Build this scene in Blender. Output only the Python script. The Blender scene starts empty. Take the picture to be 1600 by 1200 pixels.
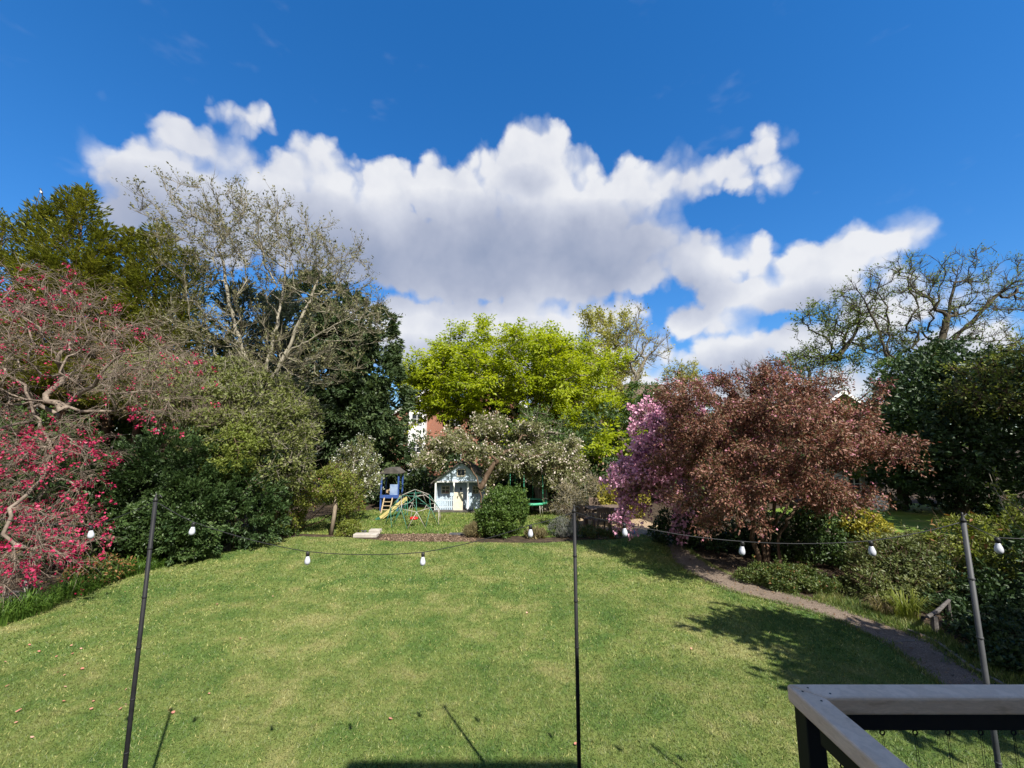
import bpy, math, random, zlib
import numpy as np
from mathutils import Vector, Matrix

random.seed(7)
RNG = np.random.default_rng(11)
scene = bpy.context.scene
COL = scene.collection

# ------------------------------------------------------------------ camera
F, PITCH, CAM_H = 640.0, math.radians(7.82), 3.5      # focal length in photo pixels (1600 wide)
CP, SP = math.cos(PITCH), math.sin(PITCH)
cam_data = bpy.data.cameras.new('camera')
cam_data.sensor_fit = 'HORIZONTAL'
cam_data.sensor_width = 36.0
cam_data.lens = 36.0 * F / 1600.0
cam_data.clip_start, cam_data.clip_end = 0.05, 3000.0
cam = bpy.data.objects.new('camera', cam_data)
COL.objects.link(cam)
cam.location = (0, 0, CAM_H)
cam.rotation_euler = (math.radians(90) + PITCH, 0, 0)
scene.camera = cam

# ------------------------------------------------------------------ light
SUN_TO = Vector((-490.0, 781.5, -986.9)).normalized()   # the way the light travels
SUN_EL = math.asin(-SUN_TO.z)
SUN_AZ = math.atan2(-SUN_TO.x, -SUN_TO.y)               # clockwise from +Y
sun = bpy.data.lights.new('sun', 'SUN')
sun.energy, sun.angle, sun.color = 4.6, math.radians(0.53), (1.0, 0.95, 0.86)
sun_o = bpy.data.objects.new('sun', sun)
COL.objects.link(sun_o)
sun_o.rotation_euler = SUN_TO.to_track_quat('-Z', 'Y').to_euler()
sun_o.location = (0, 0, 30)

scene.view_settings.view_transform = 'Standard'
scene.view_settings.look = 'None'
scene.view_settings.gamma = 1.0
scene.view_settings.exposure = 1.1
scene.view_settings.use_curve_mapping = False
scene.cycles.max_bounces = 6
scene.cycles.diffuse_bounces = 3
scene.cycles.transmission_bounces = 4
scene.cycles.transparent_max_bounces = 8
scene.cycles.use_denoising = True


def ray(px, py):
    a, b = px - 800.0, 600.0 - py
    return Vector((a, F * CP - b * SP, b * CP + F * SP))


def W(px, py, depth):
    """World point seen at photo pixel px, py at the given distance along +Y."""
    d = ray(px, py)
    s = depth / d.y
    return Vector((d.x * s, depth, CAM_H + d.z * s))


def G(px, py, z=0.0):
    d = ray(px, py)
    s = (z - CAM_H) / d.z
    return Vector((d.x * s, d.y * s, z))


def mpp(depth):
    return depth / 655.0


def X(px, depth, py=780):
    return W(px, py, depth).x


# ------------------------------------------------------------------ node helper
class NT:
    def __init__(self, tree):
        self.t = tree

    def n(self, kind, **kw):
        nd = self.t.nodes.new(kind)
        for k, v in kw.items():
            setattr(nd, k, v)
        return nd

    def put(self, sock, v):
        if v is None:
            return
        if hasattr(v, 'is_linked') or isinstance(v, bpy.types.NodeSocket):
            self.t.links.new(v, sock)
        else:
            sock.default_value = v

    def m(self, op, a, b=None, c=None, clamp=False):
        nd = self.n('ShaderNodeMath', operation=op, use_clamp=clamp)
        for i, v in enumerate((a, b, c)):
            self.put(nd.inputs[i], v)
        return nd.outputs[0]

    def vm(self, op, a, b=None, out=0):
        nd = self.n('ShaderNodeVectorMath', operation=op)
        self.put(nd.inputs[0], a)
        if b is not None:
            if op == 'SCALE':
                self.put(nd.inputs['Scale'], b)
            else:
                self.put(nd.inputs[1], b)
        return nd.outputs['Value'] if out == 'v' else nd.outputs[0]

    def mix(self, fac, a, b, blend='MIX'):
        nd = self.n('ShaderNodeMix', data_type='RGBA', blend_type=blend)
        self.put(nd.inputs[0], fac)
        self.put(nd.inputs[6], a)
        self.put(nd.inputs[7], b)
        return nd.outputs[2]

    def noise(self, vec, scale, detail=4, rough=0.55, dist=0.0, out='Fac'):
        nd = self.n('ShaderNodeTexNoise')
        self.put(nd.inputs['Vector'], vec)
        nd.inputs['Scale'].default_value = scale
        nd.inputs['Detail'].default_value = detail
        nd.inputs['Roughness'].default_value = rough
        nd.inputs['Distortion'].default_value = dist
        return nd.outputs[out]

    def ramp(self, fac, stops, interp='LINEAR'):
        nd = self.n('ShaderNodeValToRGB')
        nd.color_ramp.interpolation = interp
        el = nd.color_ramp.elements
        while len(el) > 1:
            el.remove(el[-1])
        el[0].position, el[0].color = stops[0][0], (*stops[0][1], 1)
        for p, c in stops[1:]:
            e = el.new(p)
            e.color = (*c, 1)
        self.put(nd.inputs[0], fac)
        return nd.outputs[0]

    def smooth(self, v, lo, hi, a=0.0, b=1.0):
        nd = self.n('ShaderNodeMapRange', interpolation_type='SMOOTHSTEP')
        for i, x in enumerate((v, lo, hi, a, b)):
            self.put(nd.inputs[i], x)
        return nd.outputs[0]


# ------------------------------------------------------------------ sky with cumulus
def ang(px, py):
    d = ray(px, py)
    return math.atan2(d.x, d.y), math.atan2(d.z, math.hypot(d.x, d.y))


CLOUDS = [  # photo pixel centre and radii of the cumulus heads
    (394, 195, 46, 30), (325, 245, 90, 42), (225, 275, 75, 52), (210, 330, 75, 50), (310, 335, 140, 90), (420, 330, 90, 70),
    (495, 280, 72, 58), (610, 296, 74, 52), (560, 370, 170, 90), (720, 310, 115, 66),
    (842, 230, 66, 40), (835, 280, 105, 62), (850, 345, 130, 60), (985, 296, 84, 56), (900, 345, 175, 90), (750, 400, 280, 92),
    (1015, 370, 74, 60), (1112, 270, 66, 28), (1194, 248, 34, 48), (1160, 290, 66, 24), (1070, 295, 44, 42),
    (1075, 408, 80, 54), (1130, 415, 40, 36), (1140, 455, 110, 36), (900, 440, 215, 40), (700, 515, 200, 50), (800, 560, 240, 56), (790, 500, 250, 44),
    (1180, 408, 46, 40), (1265, 412, 90, 48), (1350, 388, 90, 38), (1395, 368, 64, 30), (1432, 352, 42, 24), (1235, 455, 135, 44),
    (1115, 497, 100, 34), (1150, 555, 160, 34), (1260, 530, 110, 40), (1400, 480, 150, 44), (1500, 540, 130, 40), (1000, 610, 260, 36), (1300, 600, 260, 40),
]
MASSES = [  # the same cloud as a few thick masses, for its self shading
    (310, 310, 190, 105), (560, 350, 190, 110), (760, 350, 230, 115), (930, 345, 200, 105), (842, 224, 56, 34), (1150, 278, 90, 40), (1090, 405, 90, 56),
    (1300, 410, 160, 52), (690, 520, 190, 46), (1180, 525, 160, 50), (1430, 500, 170, 60),
]


def make_world():
    w = bpy.data.worlds.new('World')
    scene.world = w
    w.use_nodes = True
    w.cycles.sampling_method = 'NONE'
    t = w.node_tree
    t.nodes.clear()
    N = NT(t)
    out = N.n('ShaderNodeOutputWorld')
    bg = N.n('ShaderNodeBackground')
    bg.inputs['Strength'].default_value = 0.10
    sky = N.n('ShaderNodeTexSky', sky_type='NISHITA')
    sky.sun_disc = False
    sky.sun_elevation = SUN_EL
    sky.sun_rotation = SUN_AZ
    sky.altitude = 60
    sky.air_density = 0.85
    sky.dust_density = 0.0
    sky.ozone_density = 4.0
    hs = N.n('ShaderNodeHueSaturation')
    hs.inputs['Hue'].default_value = 0.5025
    hs.inputs['Saturation'].default_value = 1.29
    hs.inputs['Value'].default_value = 1.32
    t.links.new(sky.outputs[0], hs.inputs['Color'])
    # highlights roll off as in the phone picture
    lum = N.vm('DOT_PRODUCT', hs.outputs[0], (0.25, 0.45, 0.30), out='v')
    skycol = N.vm('SCALE', hs.outputs[0], N.m('DIVIDE', 1.0, N.m('MULTIPLY_ADD', lum, 0.16, 1.0)))
    tc = N.n('ShaderNodeTexCoord')
    d = tc.outputs['Generated']
    sx = N.n('ShaderNodeSeparateXYZ')
    t.links.new(d, sx.inputs[0])
    az = N.m('ARCTAN2', sx.outputs[0], sx.outputs[1])
    el = N.m('ARCSINE', sx.outputs[2])
    cx = N.n('ShaderNodeCombineXYZ')
    t.links.new(az, cx.inputs[0])
    t.links.new(el, cx.inputs[1])
    p = cx.outputs[0]
    # billowed warp of the cloud outlines
    w1 = N.vm('SUBTRACT', N.noise(d, 5.5, 1, 0.5, out='Color'), (0.5, 0.5, 0.5))
    w2 = N.vm('SUBTRACT', N.noise(d, 17.0, 4, 0.62, out='Color'), (0.5, 0.5, 0.5))
    wv = N.vm('ADD', N.vm('SCALE', w1, 0.040), N.vm('SCALE', w2, 0.036))
    pw = N.vm('MULTIPLY', N.vm('ADD', p, wv), (1, 1, 0))
    vo = N.n('ShaderNodeTexVoronoi', feature='F1', voronoi_dimensions='2D')
    N.put(vo.inputs['Vector'], N.vm('ADD', p, N.vm('SCALE', w2, 0.035)))
    vo.inputs['Scale'].default_value = 12
    vo.inputs['Detail'].default_value = 2
    vo.inputs['Roughness'].default_value = 0.5
    bill = N.m('SUBTRACT', 0.36, vo.outputs['Distance'])

    def field(vec, sm, blobs):
        acc = None
        for (x, y, rx, ry) in blobs:
            a, e = ang(x, y)
            a2, _ = ang(x + rx, y)
            _, e2 = ang(x, y - ry)
            ra, re = abs(a2 - a), abs(e2 - e)
            inv = N.vm('MULTIPLY', N.vm('SUBTRACT', vec, (a, e, 0)), (1 / ra, 1 / re, 0))
            ln = N.vm('LENGTH', inv, out='v')
            b = N.m('MULTIPLY_ADD', ln, -min(ra, re), min(ra, re))
            acc = b if acc is None else N.m('SMOOTH_MAX', acc, b, sm)
        return acc
    f0 = field(pw, 0.028, CLOUDS)
    f1 = field(N.vm('ADD', N.vm('ADD', p, N.vm('SCALE', wv, 0.8)), (0.030, 0.075, 0)), 0.03, MASSES)
    # cumulus goes on out of view, thickened there to whiten and lift the shade
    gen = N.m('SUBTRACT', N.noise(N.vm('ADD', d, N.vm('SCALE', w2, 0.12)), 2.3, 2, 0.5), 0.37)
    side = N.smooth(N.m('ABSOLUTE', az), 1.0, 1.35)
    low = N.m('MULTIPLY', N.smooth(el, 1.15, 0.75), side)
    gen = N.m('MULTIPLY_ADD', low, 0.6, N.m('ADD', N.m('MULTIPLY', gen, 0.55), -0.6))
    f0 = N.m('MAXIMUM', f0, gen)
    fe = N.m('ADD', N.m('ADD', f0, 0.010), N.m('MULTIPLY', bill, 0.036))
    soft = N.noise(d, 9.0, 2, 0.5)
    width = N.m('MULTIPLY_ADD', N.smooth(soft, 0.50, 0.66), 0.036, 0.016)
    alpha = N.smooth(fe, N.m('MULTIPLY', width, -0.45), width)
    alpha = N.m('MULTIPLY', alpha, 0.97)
    wisp = N.m('MULTIPLY', N.smooth(N.noise(N.vm('MULTIPLY', d, (1, 1, 2.2)), 6.0, 4, 0.62), 0.60, 0.80), 0.10)
    alpha = N.m('MAXIMUM', alpha, wisp)
    # light from upper right behind the viewer: thick cloud towards the sun shades
    thick = N.m('MAXIMUM', f1, 0.0)
    lit = N.m('EXPONENT', N.m('MULTIPLY', thick, -13.0))
    lit = N.m('ADD', lit, N.m('MULTIPLY', bill, 0.12))
    lit = N.m('ADD', lit, N.m('MULTIPLY', N.m('SUBTRACT', N.noise(d, 6.5, 4, 0.55), 0.5), 0.75), clamp=True)
    ccol = N.ramp(lit, [(0.0, (1.35, 1.62, 2.3)), (0.35, (2.05, 2.25, 2.85)), (0.7, (3.0, 3.15, 3.6)), (1.0, (4.05, 4.1, 4.25))])
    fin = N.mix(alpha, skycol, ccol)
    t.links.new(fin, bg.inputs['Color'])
    t.links.new(bg.outputs[0], out.inputs[0])


make_world()


# ------------------------------------------------------------------ object helpers
def link(o, parent=None):
    COL.objects.link(o)
    if parent is not None:
        o.parent = parent
    return o


def tag(o, label=None, cat=None, group=None, kind=None):
    if label:
        o['label'] = label
    if cat:
        o['category'] = cat
    if group:
        o['group'] = group
    if kind:
        o['kind'] = kind
    return o


def empty(name, loc, label, cat, group=None, rz=0.0):
    o = bpy.data.objects.new(name, None)
    o.empty_display_size = 0.2
    o.location = loc
    o.rotation_euler = (0, 0, rz)
    link(o)
    return tag(o, label, cat, group)


def copy_tree(o, parent=None):
    c = o.copy()
    COL.objects.link(c)
    c.parent = parent
    for ch in o.children:
        copy_tree(ch, c)
    return c


class MB:
    """Collects polygons for one part."""
    def __init__(self):
        self.v, self.f = [], []

    def box(self, c, s, rot=None, taper=1.0):
        c = Vector(c)
        hx, hy, hz = s[0] / 2, s[1] / 2, s[2] / 2
        b = len(self.v)
        for dz in (-1, 1):
            k = taper if dz > 0 else 1.0
            for dx, dy in ((-1, -1), (1, -1), (1, 1), (-1, 1)):
                p = Vector((dx * hx * k, dy * hy * k, dz * hz))
                if rot is not None:
                    p = rot @ p
                self.v.append(p + c)
        for q in ((3, 2, 1, 0), (4, 5, 6, 7), (0, 1, 5, 4), (1, 2, 6, 5), (2, 3, 7, 6), (3, 0, 4, 7)):
            self.f.append([b + i for i in q])
        return self

    def bar(self, a, b_, w, h):
        """Box beam from a to b_."""
        a, b_ = Vector(a), Vector(b_)
        d = b_ - a
        q = d.to_track_quat('Y', 'Z').to_matrix()
        return self.box((a + b_) / 2, (w, d.length, h), q)

    def tube(self, pts, rad, n=8, cap=True):
        pts = [Vector(p) for p in pts]
        if not hasattr(rad, '__len__'):
            rad = [rad] * len(pts)
        b = len(self.v)
        up = Vector((0, 0, 1))
        prev = None
        for i, p in enumerate(pts):
            d = (pts[min(i + 1, len(pts) - 1)] - pts[max(i - 1, 0)]).normalized()
            if prev is None:
                prev = d.orthogonal().normalized()
            s = (prev - d * prev.dot(d)).normalized()
            t2 = d.cross(s)
            prev = s
            for k in range(n):
                a = 2 * math.pi * k / n
                self.v.append(p + (s * math.cos(a) + t2 * math.sin(a)) * rad[i])
        for i in range(len(pts) - 1):
            for k in range(n):
                self.f.append([b + i * n + k, b + i * n + (k + 1) % n, b + (i + 1) * n + (k + 1) % n, b + (i + 1) * n + k])
        if cap:
            self.f.append([b + k for k in range(n)][::-1])
            self.f.append([b + (len(pts) - 1) * n + k for k in range(n)])
        return self

    def lathe(self, prof, n=14, c=(0, 0, 0)):
        c = Vector(c)
        b = len(self.v)
        for r, z in prof:
            for k in range(n):
                a = 2 * math.pi * k / n
                self.v.append(c + Vector((r * math.cos(a), r * math.sin(a), z)))
        for i in range(len(prof) - 1):
            for k in range(n):
                self.f.append([b + i * n + k, b + i * n + (k + 1) % n, b + (i + 1) * n + (k + 1) % n, b + (i + 1) * n + k])
        self.f.append([b + k for k in range(n)][::-1])
        self.f.append([b + (len(prof) - 1) * n + k for k in range(n)])
        return self

    def prism(self, poly, ext):
        """Extrude a polygon (list of 3D points) by vector ext."""
        b, n = len(self.v), len(poly)
        ext = Vector(ext)
        self.v += [Vector(p) for p in poly] + [Vector(p) + ext for p in poly]
        self.f.append([b + i for i in range(n)][::-1])
        self.f.append([b + n + i for i in range(n)])
        for i in range(n):
            j = (i + 1) % n
            self.f.append([b + i, b + j, b + n + j, b + n + i])
        return self

    def poly(self, pts):
        b = len(self.v)
        self.v += [Vector(p) for p in pts]
        self.f.append(list(range(b, b + len(pts))))
        return self

    def build(self, name, mat, parent=None, smooth=False, bevel=0.0, loc=None):
        me = bpy.data.meshes.new(name)
        me.from_pydata([tuple(v) for v in self.v], [], self.f)
        me.polygons.foreach_set('use_smooth', [smooth] * len(me.polygons))
        me.update()
        me.materials.append(mat)
        o = bpy.data.objects.new(name, me)
        link(o, parent)
        if loc is not None:
            o.location = loc
        if bevel:
            md = o.modifiers.new('bevel', 'BEVEL')
            md.width, md.segments, md.limit_method = bevel, 2, 'ANGLE'
        return o


class Geo:
    """Collects numpy triangle soup (leaves, twigs, blades) for one part."""
    def __init__(self):
        self.v, self.t, self.r, self.n = [], [], [], 0

    def add(self, v, t, r):
        v = np.asarray(v, np.float32).reshape(-1, 3)
        t = np.asarray(t, np.int32).reshape(-1, 3)
        self.v.append(v)
        self.t.append(t + self.n)
        self.r.append(np.asarray(r, np.float32))
        self.n += len(v)

    def build(self, name, mat, parent=None, origin=(0, 0, 0)):
        v = np.concatenate(self.v) - np.asarray(origin, np.float32)
        t = np.concatenate(self.t)
        r = np.concatenate(self.r)
        me = bpy.data.meshes.new(name)
        me.vertices.add(len(v))
        me.vertices.foreach_set('co', v.ravel())
        me.loops.add(t.size)
        me.loops.foreach_set('vertex_index', t.ravel())
        me.polygons.add(len(t))
        me.polygons.foreach_set('loop_start', np.arange(0, t.size, 3, dtype=np.int32))
        at = me.attributes.new('rnd', 'FLOAT', 'FACE')
        at.data.foreach_set('value', r)
        me.update(calc_edges=True)
        me.materials.append(mat)
        o = bpy.data.objects.new(name, me)
        link(o, parent)
        return o


def unit(a):
    return a / np.maximum(np.linalg.norm(a, axis=-1, keepdims=True), 1e-9)


def rdir(n, rng=RNG):
    return unit(rng.normal(size=(n, 3)))


def add_leaves(g, pos, axis, nrm, length, width, fold=0.25, rnd=None, rng=RNG):
    """Folded rhombic leaves, two triangles each."""
    n = len(pos)
    axis = unit(axis)
    side = unit(np.cross(nrm, axis))
    nn = np.cross(axis, side)
    L = np.broadcast_to(np.asarray(length, float), (n,))[:, None]
    Wd = np.broadcast_to(np.asarray(width, float), (n,))[:, None]
    v = np.empty((n, 4, 3))
    v[:, 0] = pos
    mid = pos + axis * L * 0.45
    v[:, 1] = mid + side * Wd * 0.5 + nn * Wd * fold * 0.5
    v[:, 2] = pos + axis * L - nn * L * 0.12
    v[:, 3] = mid - side * Wd * 0.5 + nn * Wd * fold * 0.5
    b = (np.arange(n) * 4)[:, None]
    t = np.concatenate([b + [0, 1, 2], b + [0, 2, 3]], 1).reshape(-1, 3)
    r = rng.random(n) if rnd is None else rnd
    g.add(v, t, np.repeat(r, 2))


def add_twigs(g, base, d, length, rad, bend, rng=RNG):
    """Bent tapering three-sided twigs; returns points and tangents along them."""
    n = len(base)
    L = np.broadcast_to(np.asarray(length, float), (n,))[:, None]
    R = np.broadcast_to(np.asarray(rad, float), (n,))[:, None]
    d = unit(d)
    mid = base + d * L * 0.5
    d2 = unit(d + bend)
    tip = mid + d2 * L * 0.5
    s = unit(np.cross(d, rdir(n, rng)))
    s2 = np.cross(d, s)
    v = np.empty((n, 7, 3))
    for k in range(3):
        a = 2 * math.pi * k / 3
        o = s * math.cos(a) + s2 * math.sin(a)
        v[:, k] = base + o * R
        v[:, 3 + k] = mid + o * R * 0.7
    v[:, 6] = tip
    b = (np.arange(n) * 7)[:, None]
    q = []
    for k in range(3):
        j = (k + 1) % 3
        q += [[k, j, 3 + j], [k, 3 + j, 3 + k], [3 + k, 3 + j, 6]]
    t = np.concatenate([b + x for x in q], 1).reshape(-1, 3)
    g.add(v, t, np.repeat(rng.random(n), 9))
    return mid, d, tip, d2


def along(base, mid, tip, d, d2, k, rng=RNG, lo=0.2):
    """k random points on every twig, with the tangent there."""
    n = len(base)
    i = np.repeat(np.arange(n), k)
    u = rng.uniform(lo, 1.0, len(i))[:, None]
    first = u < 0.5
    p = np.where(first, base[i] + (mid - base)[i] * u * 2, mid[i] + (tip - mid)[i] * (u * 2 - 1))
    return p, np.where(first, d[i], d2[i])


# ------------------------------------------------------------------ materials
MATS = {}


def leafmat(name, stops, trans=0.35, tint=(1.25, 1.3, 0.7), rough=0.5, spec=0.35, patch=0.25, scale=1.2):
    m = bpy.data.materials.new(name)
    m.use_nodes = True
    t = m.node_tree
    t.nodes.clear()
    N = NT(t)
    at = N.n('ShaderNodeAttribute', attribute_name='rnd')
    geo = N.n('ShaderNodeNewGeometry')
    nz = N.noise(geo.outputs['Position'], scale, 2, 0.5)
    fac = N.m('ADD', N.m('MULTIPLY', at.outputs['Fac'], 1 - patch), N.m('MULTIPLY', N.smooth(nz, 0.3, 0.7), patch))
    c = N.ramp(fac, stops)
    pb = N.n('ShaderNodeBsdfPrincipled')
    t.links.new(c, pb.inputs['Base Color'])
    pb.inputs['Roughness'].default_value = rough
    pb.inputs['Specular IOR Level'].default_value = spec
    tr = N.n('ShaderNodeBsdfTranslucent')
    t.links.new(N.mix(1.0, c, (*tint, 1), 'MULTIPLY'), tr.inputs['Color'])
    mx = N.n('ShaderNodeMixShader')
    mx.inputs[0].default_value = trans
    t.links.new(pb.outputs[0], mx.inputs[1])
    t.links.new(tr.outputs[0], mx.inputs[2])
    o = N.n('ShaderNodeOutputMaterial')
    t.links.new(mx.outputs[0], o.inputs[0])
    MATS[name] = m
    return m


def mat(name, stops, scale=3.0, rough=0.7, spec=0.3, bump=0.0, bscale=40.0, detail=5, stretch=None, metal=0.0, coord='Object', dist=0.0):
    """Solid surface: noise-driven colour, roughness wear and bump."""
    m = bpy.data.materials.new(name)
    m.use_nodes = True
    t = m.node_tree
    t.nodes.clear()
    N = NT(t)
    tc = N.n('ShaderNodeTexCoord')
    vec = tc.outputs[coord]
    if stretch:
        vec = N.vm('MULTIPLY', vec, stretch)
    nz = N.noise(vec, scale, detail, 0.6, dist)
    if not isinstance(stops[0][0], (int, float)):
        stops = [(0.3, stops[0]), (0.7, stops[-1])]
    c = N.ramp(nz, stops)
    pb = N.n('ShaderNodeBsdfPrincipled')
    t.links.new(c, pb.inputs['Base Color'])
    pb.inputs['Metallic'].default_value = metal
    pb.inputs['Specular IOR Level'].default_value = spec
    N.put(pb.inputs['Roughness'], N.m('MULTIPLY_ADD', nz, 0.25, rough - 0.12, clamp=True))
    if bump:
        bp = N.n('ShaderNodeBump')
        bp.inputs['Strength'].default_value = min(1.0, bump * 20)
        bp.inputs['Distance'].default_value = bump
        t.links.new(N.noise(vec, bscale, 5, 0.65), bp.inputs['Height'])
        t.links.new(bp.outputs[0], pb.inputs['Normal'])
    o = N.n('ShaderNodeOutputMaterial')
    t.links.new(pb.outputs[0], o.inputs[0])
    MATS[name] = m
    return m


def S(*c):
    """Evenly spaced ramp stops."""
    k = len(c) - 1
    return [(i / k if k else 0.0, x) for i, x in enumerate(c)]


# bark and twigs
mat('bark_grey', [(.3, (.10, .085, .065)), (.55, (.20, .175, .135)), (.75, (.32, .29, .23))], 9, .9, .1, .02, 30, stretch=(1, 1, .35))
mat('bark_pale', [(.3, (.15, .135, .10)), (.55, (.27, .245, .185)), (.75, (.38, .35, .27))], 6, .85, .1, .01, 40, stretch=(1, 1, .5))
mat('bark_dark', [(.3, (.030, .026, .02)), (.55, (.075, .064, .045)), (.75, (.13, .12, .08))], 7, .9, .1, .03, 25, stretch=(1, 1, .4))
mat('bark_brown', [(.3, (.055, .036, .024)), (.55, (.11, .075, .05)), (.75, (.19, .14, .10))], 9, .9, .1, .01, 40, stretch=(1, 1, .4))
mat('twig_olive', [(.3, (.10, .088, .06)), (.7, (.21, .185, .13))], 5, .9, .1)
mat('bark_weep', [(.3, (.11, .085, .068)), (.55, (.20, .16, .128)), (.75, (.30, .25, .20))], 7, .9, .1, .01, 40)
# leaves
leafmat('leaf_golden_conifer', S((.060, .076, .013), (.145, .16, .023), (.30, .28, .045)), .28, patch=.35, scale=1.0)
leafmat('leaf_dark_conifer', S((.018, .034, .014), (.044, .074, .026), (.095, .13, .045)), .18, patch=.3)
leafmat('leaf_blue_pine', S((.035, .050, .042), (.075, .10, .085), (.13, .15, .12)), .12)
leafmat('leaf_sparse_olive', S((.09, .095, .04), (.15, .15, .065), (.20, .18, .09)), .3)
leafmat('leaf_laurel', S((.016, .036, .012), (.045, .082, .022), (.10, .15, .045)), .2, rough=.45, spec=.35)
leafmat('leaf_yew', S((.018, .040, .014), (.046, .086, .026), (.10, .15, .048)), .22)
leafmat('leaf_hedge_mid', S((.03, .06, .014), (.06, .11, .022), (.12, .17, .035)), .3)
leafmat('leaf_spring', S((.09, .12, .022), (.16, .20, .035), (.25, .28, .06)), .4)
leafmat('leaf_twiggy', S((.09, .11, .03), (.16, .185, .05), (.26, .28, .10)), .38)
leafmat('leaf_lime', S((.155, .215, .008), (.28, .34, .012), (.42, .45, .02)), .5, tint=(1.3, 1.3, .4), patch=.35, scale=.5)
leafmat('leaf_yellow_tree', S((.19, .20, .03), (.30, .29, .05), (.40, .36, .09)), .4)
leafmat('leaf_apple', S((.095, .115, .042), (.18, .19, .08), (.28, .27, .13)), .38)
leafmat('blossom_apple', S((.52, .36, .31), (.68, .58, .51), (.76, .72, .66)), .3, tint=(1.05, 1, 1))
leafmat('blossom_white', S((.52, .54, .44), (.70, .70, .62), (.78, .78, .74)), .3, tint=(1, 1, 1))
leafmat('blossom_crimson', S((.24, .010, .042), (.38, .018, .075), (.52, .05, .14)), .25, tint=(1.2, .8, 1.0), patch=.1)
leafmat('leaf_crimson_bronze', S((.10, .05, .03), (.15, .09, .05), (.19, .15, .07)), .3, tint=(1.2, .9, .8))
leafmat('leaf_red', S((.060, .027, .018), (.142, .062, .041), (.238, .112, .074), (.33, .18, .128)), .25, tint=(1.3, .9, .8), patch=.35, scale=1.4)
leafmat('leaf_red_olive', S((.07, .06, .024), (.14, .11, .045), (.22, .16, .075)), .3)
leafmat('blossom_rose', S((.42, .12, .19), (.55, .22, .29), (.65, .36, .40)), .3, tint=(1.1, .9, 1.0))
leafmat('blossom_cherry', S((.46, .17, .29), (.66, .34, .46), (.80, .56, .65)), .35, tint=(1.05, .85, 1.0))
leafmat('leaf_oak', S((.07, .11, .018), (.13, .18, .030), (.22, .26, .05)), .4)
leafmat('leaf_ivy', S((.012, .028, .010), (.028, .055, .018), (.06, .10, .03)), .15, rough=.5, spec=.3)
leafmat('leaf_climber', S((.08, .11, .018), (.15, .18, .028), (.24, .25, .05)), .35)
leafmat('leaf_box', S((.035, .07, .014), (.075, .13, .024), (.14, .20, .04)), .3)
leafmat('leaf_yellow_shrub', S((.20, .20, .03), (.36, .32, .05), (.48, .42, .10)), .35)
leafmat('leaf_cotoneaster', S((.045, .065, .02), (.10, .125, .036), (.20, .215, .07)), .28)
leafmat('leaf_azalea', S((.03, .06, .014), (.065, .10, .022), (.13, .14, .035)), .25)
leafmat('leaf_strap', S((.035, .085, .013), (.07, .135, .02), (.13, .21, .035)), .35)
leafmat('leaf_dry', S((.12, .10, .05), (.20, .17, .085), (.30, .25, .13)), .3)
leafmat('leaf_copper', S((.06, .04, .015), (.13, .09, .03), (.22, .19, .07)), .35)
leafmat('leaf_lavender', S((.09, .11, .08), (.17, .18, .15), (.28, .26, .30)), .25)
leafmat('leaf_rust', S((.14, .06, .02), (.24, .11, .04), (.30, .18, .07)), .35)


# ------------------------------------------------------------------ tree growth
def ell(px, py, depth, rpx, rpy, rd):
    k = mpp(depth)
    c = W(px, py, depth)
    return np.array([c.x, c.y, c.z, rpx * k, rd, rpy * k])


def sample_ell(ells, n, rng=RNG, shell=0.45, zmin=0.2, wts=None):
    ells = np.array(ells)
    vol = np.prod(ells[:, 3:], axis=1) ** 0.8 if wts is None else np.asarray(wts, float)
    i = rng.choice(len(ells), n * 2, p=vol / vol.sum())
    u = rdir(n * 2, rng)
    r = rng.random(n * 2) ** shell
    p = ells[i, :3] + u * r[:, None] * ells[i, 3:]
    p = p[p[:, 2] > zmin][:n]
    return p


def seeded(label):
    return np.random.default_rng(zlib.crc32(label.encode()))


def lobe_ells(ells, n, r, flat=0.55, rng=None, shell=0.33, vary=0.35):
    """Break a crown envelope into leafy lobes with gaps between them."""
    rng = rng or np.random.default_rng(int(n * 977 + r * 100))
    c = sample_ell(ells, n, rng, shell)
    rr = r * rng.uniform(1 - vary, 1 + vary, len(c))
    return [np.array([*p, q, q, q * flat]) for p, q in zip(c, rr)]


def skeleton(stems, attr, bf=0.35, step=0.35, jitter=0.05, rng=RNG):
    """Join attractor points onto the stems, cheapest path first. Returns pos, parent."""
    P, par, plen = [], [], []
    for st in stems:
        st = [np.array(s, float) for s in st]
        last = -1
        for a, b in zip(st[:-1], st[1:]):
            k = max(1, int(np.linalg.norm(b - a) / step))
            for q in range(k + (1 if b is st[-1] else 0)):
                p = a + (b - a) * q / k
                if last >= 0:
                    p = p + rng.normal(size=3) * jitter * 0.5
                P.append(p)
                par.append(last)
                plen.append(0.0 if last < 0 else plen[last] + np.linalg.norm(P[-1] - P[last]))
                last = len(P) - 1
    P0 = np.array(P)
    pl0 = np.array(plen)
    n = len(attr)
    dist = np.linalg.norm(attr[:, None] - P0[None], axis=2)
    cost = dist + bf * pl0[None] + (np.arange(len(P0))[None] * 0)
    near = cost.argmin(1)
    best = cost[np.arange(n), near]
    alive = np.ones(n, bool)
    P, par, plen = list(P), list(par), list(plen)
    for _ in range(n):
        i = int(np.where(alive, best, 1e9).argmin())
        alive[i] = False
        j = int(near[i])
        d = np.linalg.norm(attr[i] - P[j])
        P.append(attr[i])
        par.append(j)
        plen.append(plen[j] + d)
        k = len(P) - 1
        c = np.linalg.norm(attr - attr[i], axis=1) + bf * plen[k]
        up = alive & (c < best)
        best[up] = c[up]
        near[up] = k
    return np.array(P), np.array(par)


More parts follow.
